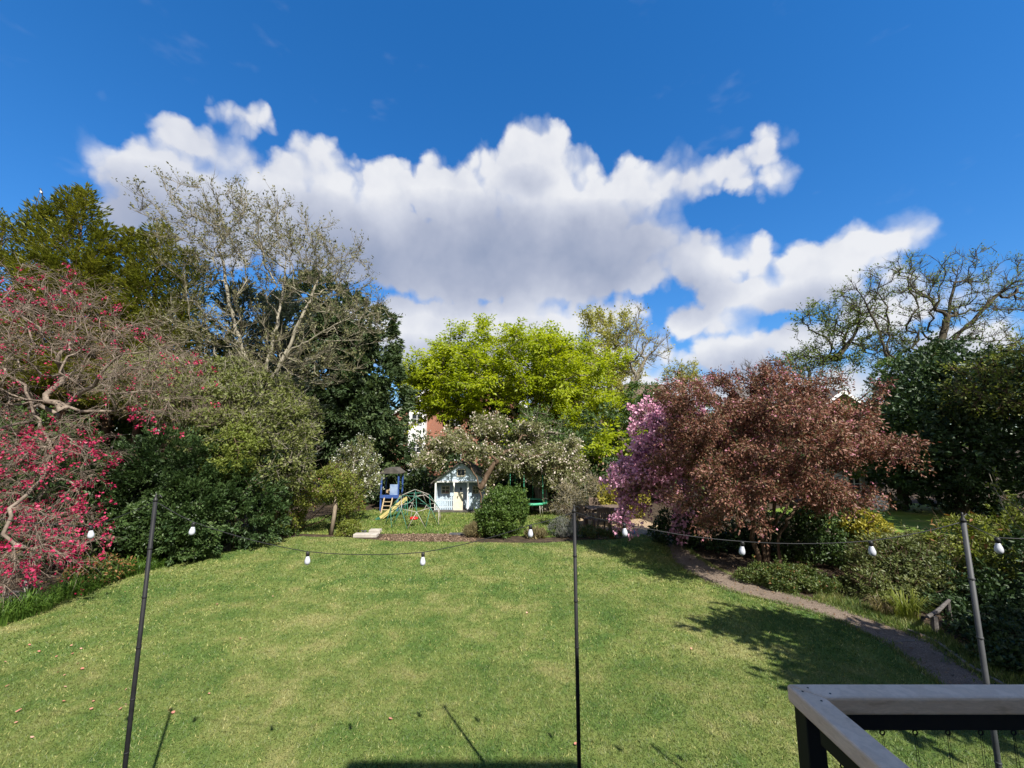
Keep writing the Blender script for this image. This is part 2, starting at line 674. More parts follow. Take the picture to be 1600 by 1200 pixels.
def refine(P, par, amp, rng=RNG, cut=0.5):
    """Split long edges with a sideways kink so limbs wander."""
    Pn, pn = list(P), list(par)
    for i in range(len(P)):
        j = par[i]
        if j < 0:
            continue
        e = P[i] - P[j]
        L = np.linalg.norm(e)
        if L > cut:
            k = int(L / cut)
            last = j
            off = rng.normal(size=3) * amp * L
            for q in range(1, k + 1):
                u = q / (k + 1)
                Pn.append(P[j] + e * u + off * math.sin(u * math.pi) + rng.normal(size=3) * amp * 0.25 * L)
                pn.append(last)
                last = len(Pn) - 1
            pn[i] = last
    return np.array(Pn), np.array(pn)


def topo(par):
    n = len(par)
    kids = [[] for _ in range(n)]
    roots = []
    for i, j in enumerate(par):
        (roots if j < 0 else kids[j]).append(i)
    order, st = [], list(roots)
    while st:
        i = st.pop()
        order.append(i)
        st.extend(kids[i])
    return order, kids, roots


def radii(P, par, r_tip, r_base):
    order, kids, roots = topo(par)
    cnt = np.zeros(len(P))
    for i in reversed(order):
        cnt[i] = 1 if not kids[i] else sum(cnt[k] for k in kids[i])
    top = max(cnt[r] for r in roots)
    p = math.log(max(top, 2)) / math.log(r_base / r_tip)
    return r_tip * cnt ** (1 / p), cnt, order, kids, roots


def limbs(name, P, par, r_tip, r_base, mt, parent, flare=0.0, rmin=0.0):
    """Tubes for the whole branch system as one part."""
    R, cnt, order, kids, roots = radii(P, par, r_tip, r_base)
    g = Geo()
    chains = [(r, -1) for r in roots]
    while chains:
        i, fr = chains.pop()
        ch = [] if fr < 0 else [fr]
        while True:
            ch.append(i)
            if not kids[i]:
                break
            ks = sorted(kids[i], key=lambda k: -cnt[k])
            for k in ks[1:]:
                chains.append((k, i))
            i = ks[0]
        if len(ch) < 2:
            continue
        pts = P[ch]
        rr = R[ch].copy()
        if fr >= 0:
            rr[0] = min(rr[0], rr[1] * 1.15)
        if rr.max() < rmin:
            continue
        if fr < 0 and flare:
            rr[0] *= 1 + flare
            if len(rr) > 2:
                rr[1] *= 1 + flare * 0.35
        m = 10 if rr.max() > 0.12 else (6 if rr.max() > 0.03 else 4)
        d = np.gradient(pts, axis=0)
        d = unit(d)
        s = np.cross(d[0], [0.3, 0.9, 0.2])
        s /= np.linalg.norm(s)
        vs = []
        for k in range(len(pts)):
            s = s - d[k] * s.dot(d[k])
            s /= max(np.linalg.norm(s), 1e-6)
            t2 = np.cross(d[k], s)
            a = np.arange(m) * 2 * math.pi / m
            vs.append(pts[k] + (np.cos(a)[:, None] * s + np.sin(a)[:, None] * t2) * rr[k])
        b = np.arange(len(pts) - 1)[:, None] * m
        k0 = np.arange(m)[None]
        k1 = (k0 + 1) % m
        t = np.concatenate([np.stack([b + k0, b + k1, b + m + k1], -1).reshape(-1, 3), np.stack([b + k0, b + m + k1, b + m + k0], -1).reshape(-1, 3)])
        g.add(np.concatenate(vs), t, RNG.random(len(t)))
    o = g.build(name, mt, parent, origin=parent.location)
    return o, R, cnt


def tip_points(P, par, cnt, maxcnt, total, rng=RNG):
    """Points on the thin outer edges with edge direction."""
    i = np.where((par >= 0) & (cnt <= maxcnt))[0]
    a, b = P[par[i]], P[i]
    L = np.linalg.norm(b - a, axis=1) + 0.05
    q = rng.choice(len(i), int(total), p=L / L.sum())
    u = rng.random(len(q))[:, None]
    return a[q] + (b - a)[q] * u, unit((b - a)[q])


def bush_points(blobs, nl, lr, n, rng=RNG, squash=0.85, face=0.65, out=0.8, keep=0.72, zmin=0.05, flame=0.0, lift=1.0):
    """Leaf positions on leafy lobes that cover the blobs; returns pos, normal."""
    blobs = np.array(blobs)
    area = (blobs[:, 3] * blobs[:, 5] + blobs[:, 4] * blobs[:, 5] + blobs[:, 3] * blobs[:, 4])
    C, Nn = [], []
    tries = 0
    while len(C) < nl and tries < 40:
        tries += 1
        i = rng.choice(len(blobs), nl * 2, p=area / area.sum())
        u = rdir(nl * 2, rng)
        back = (u[:, 1] > 0.25) & (rng.random(len(u)) < face)
        p = blobs[i, :3] + u * blobs[i, 3:] * rng.uniform(0.72, 1.0, len(u))[:, None]
        q = np.linalg.norm((p[:, None] - blobs[None, :, :3]) / blobs[None, :, 3:], axis=2)
        q[np.arange(len(p)), i] = 9
        ok = (q.min(1) > keep) & (p[:, 2] > zmin) & ~back
        nn = unit(u / blobs[i, 3:])
        C += list(p[ok])
        Nn += list(nn[ok])
    C, Nn = np.array(C[:nl]), np.array(Nn[:nl])
    rad = lr * rng.uniform(0.6, 1.35, len(C))
    i = rng.integers(0, len(C), n)
    u = unit(rdir(n, rng) + Nn[i] * out)
    r = rad[i] * rng.uniform(0.45, 1.0, n) ** 0.6
    s = np.array([1, 1, squash])
    fdir = unit(Nn + np.array([0, 0, lift]) + rdir(len(C), rng) * 0.25)
    p = C[i] + u * r[:, None] * s
    if flame:
        w = rng.random(n)
        p = C[i] + u * (r * (1 - 0.75 * w))[:, None] * s + fdir[i] * (rad[i] * flame * w)[:, None]
    # a few lobes carry stray shoots that break the outline
    sh = (i % 6 == 0) & (rng.random(n) < 0.45)
    w = rng.random(n)[:, None]
    sd = unit(Nn + np.array([0, 0, 0.7]) + rdir(len(C), rng) * 0.5)
    p = np.where(sh[:, None], C[i] + sd[i] * w * (rad[i] * 2.3)[:, None] + u * (rad[i] * 0.25)[:, None] * (1.1 - w), p)
    return p, u, i, C, rad, fdir


def bush(name, label, cat, blobs, n, leaf, lmat, base, nl=120, lr=0.4, stem='bark_brown', up=0.2, aspect=0.5, group=None, stems=5, stem_r=0.03,
         inner=0.1, rng=None, extra=None, squash=0.85, crown='foliage', face=0.65, out=0.8, twig=0, rand=0.8, flat=0.0, flame=0.0, lift=1.0):
    rng = rng or seeded(label)
    root = empty(name, base, label, cat, group)
    p, u, li, C, rad, fdir = bush_points(blobs, nl, lr, n, rng, squash, face, out, flame=flame, lift=lift)
    g = Geo()
    ok = p[:, 2] > 0.02
    p, u, li = p[ok], u[ok], li[ok]
    ax = u * 0.7 + rdir(len(p), rng) * rand + np.array([0, 0, up])
    if flame:
        ax = ax * 0.7 + fdir[li] * 0.8
    nr = u + rdir(len(p), rng) * 0.55 + np.array([0, 0, flat])
    tone = rng.random(len(C))
    rnd = np.clip(rng.random(len(p)) * 0.7 + tone[li] * 0.3, 0, 1)
    L = leaf * rng.uniform(0.6, 1.3, len(p))
    add_leaves(g, p, ax, nr, L, L * aspect, rnd=rnd, rng=rng)
    if inner:
        q = sample_ell(np.array(blobs) * [1, 1, 1, .62, .62, .62], int(n * inner), rng, 0.4, 0.05)
        L2 = leaf * 1.7
        add_leaves(g, q, rdir(len(q), rng), rdir(len(q), rng), L2, L2 * 0.7, rng=rng)
    g.build(crown, MATS[lmat], root, origin=base)
    # stems run from the base into the lobes
    k = min(len(C), 60)
    at = C[rng.choice(len(C), k, replace=False)]
    b0 = np.array(base)
    st = []
    cen = np.array(blobs)[:, :3].mean(0)
    for s in range(stems):
        o = rng.normal(size=3) * [.22, .22, 0] * min(1.0, np.array(blobs)[:, 3].max() * 0.35)
        tgt = np.array(blobs)[s % len(blobs), :3] * 0.6 + cen * 0.4 + rng.normal(size=3) * 0.15
        st.append([b0 + o * (1 if stems > 1 else 0), (b0 + o + tgt) / 2 + rng.normal(size=3) * 0.08, tgt])
    P, par = skeleton(st, at, 0.3, rng=rng)
    P, par = refine(P, par, 0.05, rng)
    limbs('stem', P, par, 0.006, stem_r, MATS[stem], root)
    if twig:
        gt = Geo()
        i = rng.choice(len(p), twig)
        add_twigs(gt, p[i] - u[i] * 0.25, u[i] + rdir(twig, rng) * 0.6 + [0, 0, .3], rng.uniform(.3, .7, twig), 0.008, rdir(twig, rng) * 0.4, rng)
        gt.build('twigs', MATS[stem], root, origin=base)['kind'] = 'stuff'
    for (mname, nm, cnt_, size, asp) in (extra or []):
        ge = Geo()
        i = rng.choice(len(p), cnt_)
        L = size * rng.uniform(.7, 1.25, cnt_)
        add_leaves(ge, p[i] + u[i] * leaf * .6, u[i] + rdir(cnt_, rng), u[i] + rdir(cnt_, rng) * .5, L, L * asp, rng=rng)
        ge.build(nm, MATS[mname], root, origin=base)
    return root


# ================================================================== THE SETTING
def groundmat(name, build):
    m = bpy.data.materials.new(name)
    m.use_nodes = True
    t = m.node_tree
    t.nodes.clear()
    N = NT(t)
    geo = N.n('ShaderNodeNewGeometry')
    col, rough, height, dist = build(N, geo.outputs['Position'])
    pb = N.n('ShaderNodeBsdfPrincipled')
    N.put(pb.inputs['Base Color'], col)
    N.put(pb.inputs['Roughness'], rough)
    pb.inputs['Specular IOR Level'].default_value = 0.2
    bp = N.n('ShaderNodeBump')
    bp.inputs['Strength'].default_value = 0.8
    bp.inputs['Distance'].default_value = dist
    N.put(bp.inputs['Height'], height)
    t.links.new(bp.outputs[0], pb.inputs['Normal'])
    o = N.n('ShaderNodeOutputMaterial')
    t.links.new(pb.outputs[0], o.inputs[0])
    MATS[name] = m
    return m


def turf_colour(N, pos):
    a = N.noise(pos, 0.42, 4, 0.6)
    b = N.noise(pos, 1.7, 5, 0.65, 0.4)
    c = N.noise(pos, 9.0, 3, 0.6)
    f = N.m('ADD', N.m('MULTIPLY', a, 0.5), N.m('ADD', N.m('MULTIPLY', b, 0.4), N.m('MULTIPLY', c, 0.18)))
    return N.ramp(f, [(.36, (.046, .102, .020)), (.47, (.090, .146, .030)), (.56, (.145, .184, .046)), (.67, (.240, .236, .088))])


groundmat('turf', lambda N, p: (turf_colour(N, p), 0.9, N.noise(p, 60, 4, 0.7), 0.03))
groundmat('turf_far', lambda N, p: (N.ramp(N.noise(p, 0.9, 5, 0.6), [(.35, (.085, .16, .022)), (.55, (.15, .21, .035)), (.68, (.26, .26, .075))]), 0.9, N.noise(p, 40, 4, 0.7), 0.03))
groundmat('soil', lambda N, p: (N.ramp(N.noise(p, 3.5, 7, 0.7), [(.3, (.022, .016, .011)), (.5, (.05, .036, .024)), (.7, (.11, .078, .05))]), 0.95, N.noise(p, 14, 7, 0.7), 0.06))
groundmat('path_tarmac', lambda N, p: (N.mix(N.smooth(N.noise(p, 1.6, 5, 0.7), 0.35, 0.7), N.ramp(N.noise(p, 70, 3, 0.7), [(.32, (.075, .055, .042)), (.5, (.20, .155, .12)), (.66, (.40, .325, .26))]),
                                             N.ramp(N.noise(p, 45, 3, 0.7), [(.3, (.08, .060, .045)), (.7, (.26, .205, .16))])), 0.9, N.noise(p, 38, 5, 0.8), 0.05))
groundmat('patio_gravel', lambda N, p: (N.ramp(N.noise(p, 24, 6, 0.75), [(.3, (.15, .105, .065)), (.5, (.34, .25, .16)), (.7, (.50, .39, .27))]), 0.95, N.noise(p, 45, 5, 0.75), 0.03))
groundmat('bark_mulch', lambda N, p: (N.ramp(N.noise(p, 18, 6, 0.75), [(.3, (.06, .04, .026)), (.5, (.15, .10, .065)), (.7, (.26, .19, .13))]), 0.95, N.noise(p, 30, 5, 0.75), 0.05))


def structure(name, pts, z, m):
    b = MB()
    b.poly([(p[0], p[1], 0) for p in pts])
    o = b.build(name, MATS[m])
    o.location.z = z
    o['kind'] = 'structure'
    return o


def rough_line(pts, step, amp, rng=RNG):
    out = []
    for a, b in zip(pts[:-1], pts[1:]):
        a, b = Vector(a), Vector(b)
        k = max(1, int((b - a).length / step))
        for i in range(k):
            p = a + (b - a) * i / k
            out.append((p.x + rng.normal() * amp, p.y + rng.normal() * amp))
    return out + [tuple(pts[-1])]


def catmull(pts, k=6):
    pts = [Vector(p) for p in pts]
    out = []
    for i in range(len(pts) - 1):
        p0, p1, p2, p3 = pts[max(i - 1, 0)], pts[i], pts[i + 1], pts[min(i + 2, len(pts) - 1)]
        for j in range(k):
            t = j / k
            out.append(0.5 * ((2 * p1) + (p2 - p0) * t + (2 * p0 - 5 * p1 + 4 * p2 - p3) * t * t + (3 * p1 - p0 - 3 * p2 + p3) * t ** 3))
    return out + [pts[-1]]


g2 = lambda x, y: G(x, y).xy
structure('ground', [(-700, -200), (700, -200), (700, 1400), (-700, 1400)], 0.0, 'soil')
PATH_L = catmull([(5.9, 2.0), (6.02, 4.6)] + [g2(*q) for q in ((1458, 1066), (1400, 1020), (1360, 997), (1286, 964), (1194, 939), (1134, 923), (1088, 904), (1048, 877), (1034, 852), (1000, 836))])
PATH_R = catmull([(6.9, 2.0), (7.02, 4.6)] + [g2(*q) for q in ((1544, 1061), (1480, 1019), (1446, 998), (1350, 963), (1297, 944), (1240, 928), (1176, 909), (1122, 888), (1085, 864), (1062, 842), (1030, 824))])
LEFT_EDGE = [(-12.5, -1.5), (-12.4, 3.0), (-11.6, 7.0)] + [g2(*q) for q in ((-40, 985), (30, 955), (100, 926), (170, 903), (232, 886), (310, 868), (365, 850), (405, 842))]
FAR_EDGE = [g2(*q) for q in ((412, 843), (470, 839), (540, 840), (610, 846), (735, 848), (850, 849), (905, 845), (960, 843), (1000, 838))]
LAWN = rough_line(LEFT_EDGE, 0.3, 0.04) + rough_line(FAR_EDGE, 0.3, 0.03)[1:] + [tuple(p) for p in reversed(PATH_L)] + [(6.0, -1.5)]
structure('lawn', LAWN, 0.012, 'turf')
structure('path', [tuple(p) for p in PATH_L] + [tuple(p) for p in reversed(PATH_R)], 0.006, 'path_tarmac')
PLAY = [g2(*q) for q in ((462, 834), (520, 836), (560, 834), (640, 834), (745, 835), (860, 840), (892, 836), (895, 815), (880, 803), (820, 797), (700, 793), (610, 793), (560, 800), (500, 808), (460, 820))]
structure('play_lawn', PLAY, 0.010, 'turf_far')
structure('patio', [g2(*q) for q in ((895, 838), (940, 842), (1000, 838), (1040, 852), (1064, 842), (1030, 822), (990, 806), (930, 800), (897, 806))], 0.004, 'patio_gravel')
structure('bark_bed', [g2(*q) for q in ((588, 845), (660, 848), (742, 847), (748, 836), (670, 834), (600, 836))], 0.008, 'bark_mulch')
structure('neighbour_lawn', [(12.6, 17.0), (20, 14.4), (30, 15), (30, 23.5), (16, 23.5), (12.6, 21)], 0.012, 'turf_far')

# concrete edging of the path, in lengths
edge_mat = mat('edging_concrete', [(.3, (.10, .09, .075)), (.6, (.19, .17, .145)), (.8, (.28, .255, .22))], 8, .9, .2, .01, 50)
path_o = bpy.data.objects['path']
for i in range(6, 26):
    a, b = PATH_R[i], PATH_R[i + 1]
    d = (b - a).normalized()
    nrm = Vector((d.y, -d.x))
    m = MB()
    a2, b2 = a + d * 0.01 + nrm * 0.03, b - d * 0.01 + nrm * 0.03
    m.bar((a2.x, a2.y, random.uniform(.0, .012)), (b2.x, b2.y, random.uniform(.0, .012)), 0.05, 0.07)
    o = m.build('edging', edge_mat, None, bevel=0.006)
    o.parent = path_o
    o.matrix_parent_inverse = Matrix.Translation((0, 0, 0))
jl, jr = g2(1383, 1004), g2(1452, 1001)
m = MB()
m.bar((jl.x, jl.y, 0.004), (jr.x, jr.y, 0.004), 0.03, 0.006)
m.build('joint', edge_mat, path_o)

# ------------------------------------------------------------------ grass blades on the lawn
leafmat_grass = bpy.data.materials.new('grass_blade')
leafmat_grass.use_nodes = True
_t = leafmat_grass.node_tree
_t.nodes.clear()
_N = NT(_t)
_geo = _N.n('ShaderNodeNewGeometry')
_at = _N.n('ShaderNodeAttribute', attribute_name='rnd')
_c = turf_colour(_N, _geo.outputs['Position'])
_c = _N.mix(_N.smooth(_at.outputs['Fac'], 0.86, 1.05), _c, (.34, .30, .12, 1))
_v = _N.n('ShaderNodeHueSaturation')
_N.put(_v.inputs['Color'], _c)
_N.put(_v.inputs['Value'], _N.m('MULTIPLY_ADD', _N.m('POWER', _at.outputs['Fac'], 1.5), 0.85, 0.68))
_pb = _N.n('ShaderNodeBsdfPrincipled')
_N.put(_pb.inputs['Base Color'], _v.outputs[0])
_pb.inputs['Roughness'].default_value = 0.55
_tr = _N.n('ShaderNodeBsdfTranslucent')
_N.put(_tr.inputs['Color'], _N.mix(1.0, _v.outputs[0], (1.2, 1.25, .7, 1), 'MULTIPLY'))
_mx = _N.n('ShaderNodeMixShader')
_mx.inputs[0].default_value = 0.35
_t.links.new(_pb.outputs[0], _mx.inputs[1])
_t.links.new(_tr.outputs[0], _mx.inputs[2])
_o = _N.n('ShaderNodeOutputMaterial')
_t.links.new(_mx.outputs[0], _o.inputs[0])
MATS['grass_blade'] = leafmat_grass


def in_poly(p, poly):
    poly = np.array([tuple(q) for q in poly])
    x, y = p[:, 0], p[:, 1]
    ins = np.zeros(len(p), bool)
    j = len(poly) - 1
    for i in range(len(poly)):
        xi, yi = poly[i]
        xj, yj = poly[j]
        c = ((yi > y) != (yj > y)) & (x < (xj - xi) * (y - yi) / (yj - yi + 1e-12) + xi)
        ins ^= c
        j = i
    return ins


def blades(g, p, h, w, lean, rng=RNG):
    n = len(p)
    a = rng.uniform(0, 2 * math.pi, n)
    s = np.stack([np.cos(a), np.sin(a), np.zeros(n)], 1)
    b = rng.uniform(0, 2 * math.pi, n)
    l = np.stack([np.cos(b), np.sin(b), np.zeros(n)], 1) * (rng.random(n) * lean)[:, None]
    H = (h * rng.uniform(.5, 1.3, n))[:, None]
    v = np.empty((n, 3, 3))
    v[:, 0] = p - s * w / 2
    v[:, 1] = p + s * w / 2
    v[:, 2] = p + l * H + np.array([0, 0, 1.0]) * H
    t = np.arange(n * 3).reshape(-1, 3)
    g.add(v, t, rng.random(n))


def grass_zone(poly, y0, y1, x0, x1, dens, h, w, lean=1.2, z=0.012):
    n = int((y1 - y0) * (x1 - x0) * dens)
    p = np.stack([RNG.uniform(x0, x1, n), RNG.uniform(y0, y1, n), np.full(n, z)], 1)
    vis = np.abs(p[:, 0]) < p[:, 1] * 1.32 + 0.4
    p = p[vis]
    return p[in_poly(p, poly)]


gg = Geo()
blades(gg, grass_zone(LAWN, 4.4, 7.0, -11, 6.5, 4000, 0, 0), .027, .0095, 1.7)
blades(gg, grass_zone(LAWN, 7.0, 10.0, -11, 6.8, 1800, 0, 0), .029, .015, 1.6)
blades(gg, grass_zone(LAWN, 10.0, 15.6, -11, 6, 850, 0, 0), .032, .024, 1.5)
o = gg.build('lawn_grass', leafmat_grass)
tag(o, 'short mown grass covering the big lawn', 'grass', kind='stuff')
gg = Geo()
blades(gg, grass_zone(PLAY, 15, 23, -9, 3, 450, 0, 0), .07, .03, 1.2)
o = gg.build('play_lawn_grass', leafmat_grass)
tag(o, 'longer bright grass round the playhouse and climbing dome', 'grass', kind='stuff')
# shaggy verge on the far side of the path
VERGE = [tuple(p) for p in PATH_R[4:40]] + [(p[0] + 0.55, p[1] + 0.45) for p in reversed(PATH_R[4:40])]
gg = Geo()
blades(gg, grass_zone(VERGE, 4, 16, 3, 9, 2300, 0, 0, z=0.0), .11, .014, 1.0)
o = gg.build('verge_grass', leafmat_grass)
tag(o, 'shaggy grass verge between the path and the shrubs', 'grass', kind='stuff')
# ragged grass creeping over the path edges
gg = Geo()
pe = []
for line_, sgn in ((PATH_L, 1), (PATH_R, -1)):
    for a_, b_ in zip(line_[4:-1], line_[5:]):
        k_ = int((b_ - a_).length * 420)
        for _ in range(k_):
            q_ = a_.lerp(b_, random.random())
            nn_ = Vector(((b_ - a_).y, -(b_ - a_).x)).normalized() * sgn
            q_ = q_ + nn_ * abs(random.gauss(0, .05 + .05 * math.sin(q_.y * 5 + q_.x * 9) ** 2))
            pe.append((q_.x, q_.y, .008))
blades(gg, np.array(pe), .055, .014, 1.4)
o = gg.build('path_edge_grass', leafmat_grass)
tag(o, 'ragged grass tufts creeping over both edges of the path', 'grass', kind='stuff')
# dead leaves on the path and under the shrubs
leafmat('litter', S((.07, .045, .025), (.16, .10, .055), (.28, .19, .11)), 0.1)
gg = Geo()
pl = np.concatenate([grass_zone([tuple(p) for p in PATH_L] + [tuple(p) for p in reversed(PATH_R)], 4, 17, 3, 9, 26, 0, 0, z=0.014),
                     grass_zone([tuple(p) for p in PATH_R] + [(14, 16), (14, 3)], 4, 16, 4, 14, 60, 0, 0, z=0.02), grass_zone(LEFT_EDGE + [(-18, 16), (-18, 5)], 6, 16, -18, -8, 30, 0, 0, z=0.02)])
n = len(pl)
add_leaves(gg, pl, rdir(n) * [1, 1, .25], rdir(n) * .5 + [0, 0, 1], RNG.uniform(.03, .08, n), RNG.uniform(.02, .045, n))
o = gg.build('leaf_litter', MATS['litter'])
tag(o, 'dead brown leaves scattered over the path and beds', 'leaf litter', kind='stuff')
# bark chips
gg = Geo()
bed = [g2(*q) for q in ((588, 845), (660, 848), (742, 847), (748, 836), (670, 834), (600, 836))]
pc = grass_zone(bed, 14, 17, -6, 0, 500, 0, 0, z=0.02)
n = len(pc)
add_leaves(gg, pc, rdir(n) * [1, 1, .3], rdir(n) * .4 + [0, 0, 1], RNG.uniform(.04, .12, n), RNG.uniform(.02, .05, n))
leafmat('chip', S((.09, .055, .035), (.20, .135, .09), (.34, .25, .175)), 0.0)
o = gg.build('bark_chips', MATS['chip'])
tag(o, 'loose bark chips on the bed before the play lawn', 'bark chips', kind='stuff')


# ------------------------------------------------------------------ houses beyond the gardens
def brickmat(name, c1, c2, mortar):
    m = bpy.data.materials.new(name)
    m.use_nodes = True
    t = m.node_tree
    t.nodes.clear()
    N = NT(t)
    tc = N.n('ShaderNodeTexCoord')
    mp = N.n('ShaderNodeMapping')
    mp.inputs['Rotation'].default_value = (math.radians(90), 0, 0)
    t.links.new(tc.outputs['Object'], mp.inputs[0])
    b = N.n('ShaderNodeTexBrick')
    t.links.new(mp.outputs[0], b.inputs['Vector'])
    b.inputs['Color1'].default_value = (*c1, 1)
    b.inputs['Color2'].default_value = (*c2, 1)
    b.inputs['Mortar'].default_value = (*mortar, 1)
    b.inputs['Scale'].default_value = 4.4
    b.inputs['Mortar Size'].default_value = 0.012
    c = N.mix(N.m('MULTIPLY', N.noise(tc.outputs['Object'], 1.2, 5, 0.6), 0.5), b.outputs[0], (.10, .05, .035, 1))
    pb = N.n('ShaderNodeBsdfPrincipled')
    t.links.new(c, pb.inputs['Base Color'])
    pb.inputs['Roughness'].default_value = 0.9
    o = N.n('ShaderNodeOutputMaterial')
    t.links.new(pb.outputs[0], o.inputs[0])
    MATS[name] = m


brickmat('brick_red', (.33, .115, .06), (.24, .08, .045), (.36, .30, .25))
brickmat('brick_buff', (.42, .29, .17), (.34, .22, .13), (.40, .34, .27))
mat('white_paint', [(.3, (.66, .66, .65)), (.7, (.82, .82, .81))], 5, .45, .4, .002, 30)
mat('roof_slate', [(.3, (.055, .052, .052)), (.55, (.10, .092, .088)), (.75, (.15, .135, .125))], 5, .75, .3, .02, 20, stretch=(1, 1, 4))
mat('roof_brown', [(.3, (.075, .050, .038)), (.55, (.125, .088, .068)), (.75, (.18, .135, .105))], 5, .8, .2, .02, 20, stretch=(1, 1, 4))
mat('render_cream', [(.3, (.46, .38, .28)), (.7, (.58, .49, .38))], 3, .9, .2, .005, 40)


def glassmat(name, c, rough=0.05):
    m = bpy.data.materials.new(name)
    m.use_nodes = True
    pb = m.node_tree.nodes['Principled BSDF']
    pb.inputs['Base Color'].default_value = (*c, 1)
    pb.inputs['Roughness'].default_value = rough
    pb.inputs['Specular IOR Level'].default_value = 0.8
    MATS[name] = m


glassmat('window_glass', (.03, .035, .04))


def window(parent, x, y, z, w, h, frame=0.07, bars=(1, 1), fm='white_paint', proud=0.05):
    """Framed window facing -Y, in the parent's space."""
    m = MB()
    m.box((x, y, z + h / 2 - frame / 2), (w, proud * 2, frame)).box((x, y, z - h / 2 + frame / 2), (w, proud * 2, frame))
    hh = h - 2 * frame - 0.002
    m.box((x - w / 2 + frame / 2, y, z), (frame, proud * 1.9, hh)).box((x + w / 2 - frame / 2, y, z), (frame, proud * 1.9, hh))
    for i in range(bars[0]):
        m.box((x - w / 2 + w * (i + 1) / (bars[0] + 1), y, z), (frame * .6, proud * 1.6, hh))
    for i in range(bars[1]):
        m.box((x, y, z - h / 2 + h * (i + 1) / (bars[1] + 1)), (w - 2 * frame, proud * 1.4, frame * .6))
    f = m.build('window', MATS[fm], parent)
    MB().box((x, y + 0.015, z), (w - frame, 0.02, h - frame)).build('pane', MATS['window_glass'], f)
    return f


def gable_house(name, label, cx, depth, apex, half, pitch, wall, roof, deep=8.0, wins=(), board=0.26, chimney=None):
    root = empty(name, (cx, depth, 0), label, 'house', 'houses beyond the garden')
    eave = apex - half * math.tan(pitch)
    MB().prism([(-half, 0, 0), (half, 0, 0), (half, 0, eave), (0, 0, apex - .12), (-half, 0, eave)], (0, deep, 0)).build('wall', MATS[wall], root)
    ov, th = 0.35, 0.16
    rf = None
    for s in (-1, 1):
        e = (s * (half + ov), -0.3, eave - ov * math.tan(pitch))
        a = (0, -0.3, apex)
        m = MB()
        m.prism([e, a, (a[0], a[1], a[2] + th), (e[0], e[1], e[2] + th)] if s < 0 else [a, e, (e[0], e[1], e[2] + th), (a[0], a[1], a[2] + th)], (0, deep + .6, 0))
        rf = m.build('roof', MATS[roof], root)
        m = MB()
        m.bar((e[0], -0.37, e[2] - board * .3), (0, -0.37, apex - board * .3), .05, board)
        m.build('bargeboard', MATS['white_paint'], root)
    for (x, z, w, h) in wins:
        window(root, x, -0.02, z, w, h)
    if chimney:
        m = MB()
        m.box((chimney[0], chimney[1], apex + .3), (.8, .6, 1.8)).lathe([(.14, 0), (.12, .45)], 10, (chimney[0], chimney[1], apex + 1.2))
        m.build('chimney', MATS[wall], rf)
    return root


D = 42.0
hA = gable_house('brick_house', 'red brick house with a white boarded bay, left behind the lime green tree', X(668, D), D, W(668, 606, D).z, 4.6, math.radians(35), 'brick_red', 'roof_brown', wins=((2.6, 5.6, 1.2, 1.3), (2.6, 2.2, 1.4, 1.4)))
m = MB()
bx0, bx1 = X(638, D) - X(668, D), X(664, D) - X(668, D)
bz = W(650, 620, D).z
m.prism([(bx0, -.9, 0), (bx1, -.9, 0), (bx1, -.9, bz - .9), ((bx0 + bx1) / 2, -.9, bz), (bx0, -.9, bz - .9)], (0, .88, 0))
bay = m.build('bay', MATS['white_paint'], hA)
for z in (5.6, 2.8):
    window(hA, (bx0 + bx1) / 2, -.93, z, 1.1, 1.1)
gable_house('brick_house', 'red brick gable with white sloping bargeboard, seen through the middle of the lime green tree', X(762, 44), 44, W(762, 592, 44).z, 4.3, math.radians(37), 'brick_red', 'roof_brown', wins=((-2, 5.8, 1.1, 1.2), (1.5, 5.8, 1.1, 1.2)), chimney=(2.2, 4))
gable_house('brick_house', 'buff brick gable right of the lime green tree crown centre, with white bargeboard', X(908, 43), 43, W(908, 604, 43).z, 4.6, math.radians(31), 'brick_buff', 'roof_brown', wins=((-1.6, 5.4, 1.2, 1.2), (1.6, 5.4, 1.2, 1.2)))
gable_house('brick_house', 'small gable with white bargeboards under a brown roof beside the bare tree', X(1034, 46), 46, W(1034, 611, 46).z, 3.4, math.radians(29), 'brick_red', 'roof_brown', wins=((0, 6.2, 1.2, 1.1),))
gable_house('brick_house', 'brick gable with one long white bargeboard right of the purple tree, under the oak', X(1332, 40), 40, W(1332, 611, 40).z, 4.6, math.radians(34), 'brick_red', 'roof_slate', wins=((1.4, 5.6, 1.2, 1.2),))
# long roofs behind the gables
for (px0, px1, pyr, dd, rm, lab) in ((985, 1062, 597, 52, 'roof_brown', 'house with long brown tiled roof behind the small white gable'), (1175, 1335, 602, 50, 'roof_slate', 'house with long dark slate roof and rooflights above the purple tree')):
    x0, x1 = X(px0, dd), X(px1, dd)
    zr = W(1000, pyr, dd).z
    root = empty('terrace_house', ((x0 + x1) / 2, dd, 0), lab, 'house', 'houses beyond the garden')
    hw = (x1 - x0) / 2
    MB().box((0, 2.5, (zr - 3) / 2), (hw * 2 - .6, 7, zr - 3)).build('wall', MATS['brick_red'], root)
    m = MB()
    m.prism([(-hw, -1.6, zr - 3.2), (-hw, 2.5, zr), (-hw, 6.6, zr - 3.2), (-hw, 6.6, zr - 3.4), (-hw, 2.5, zr - .2), (-hw, -1.6, zr - 3.4)], (hw * 2, 0, 0))
    rf = m.build('roof', MATS[rm], root)
    if rm == 'roof_slate':
        for fx in (-.46, .50, .78):
            q = Matrix.Rotation(math.atan2(3.2, 4.1), 3, 'X')
            MB().box((fx * hw, 1.0, zr - 1.17 + .08), (1.0, 1.3, .1), q).build('rooflight', MATS['window_glass'], rf)
    for fx in (-.5, .5):
        window(root, fx * hw, -1.03, zr - 4.6, 1.2, 1.2)

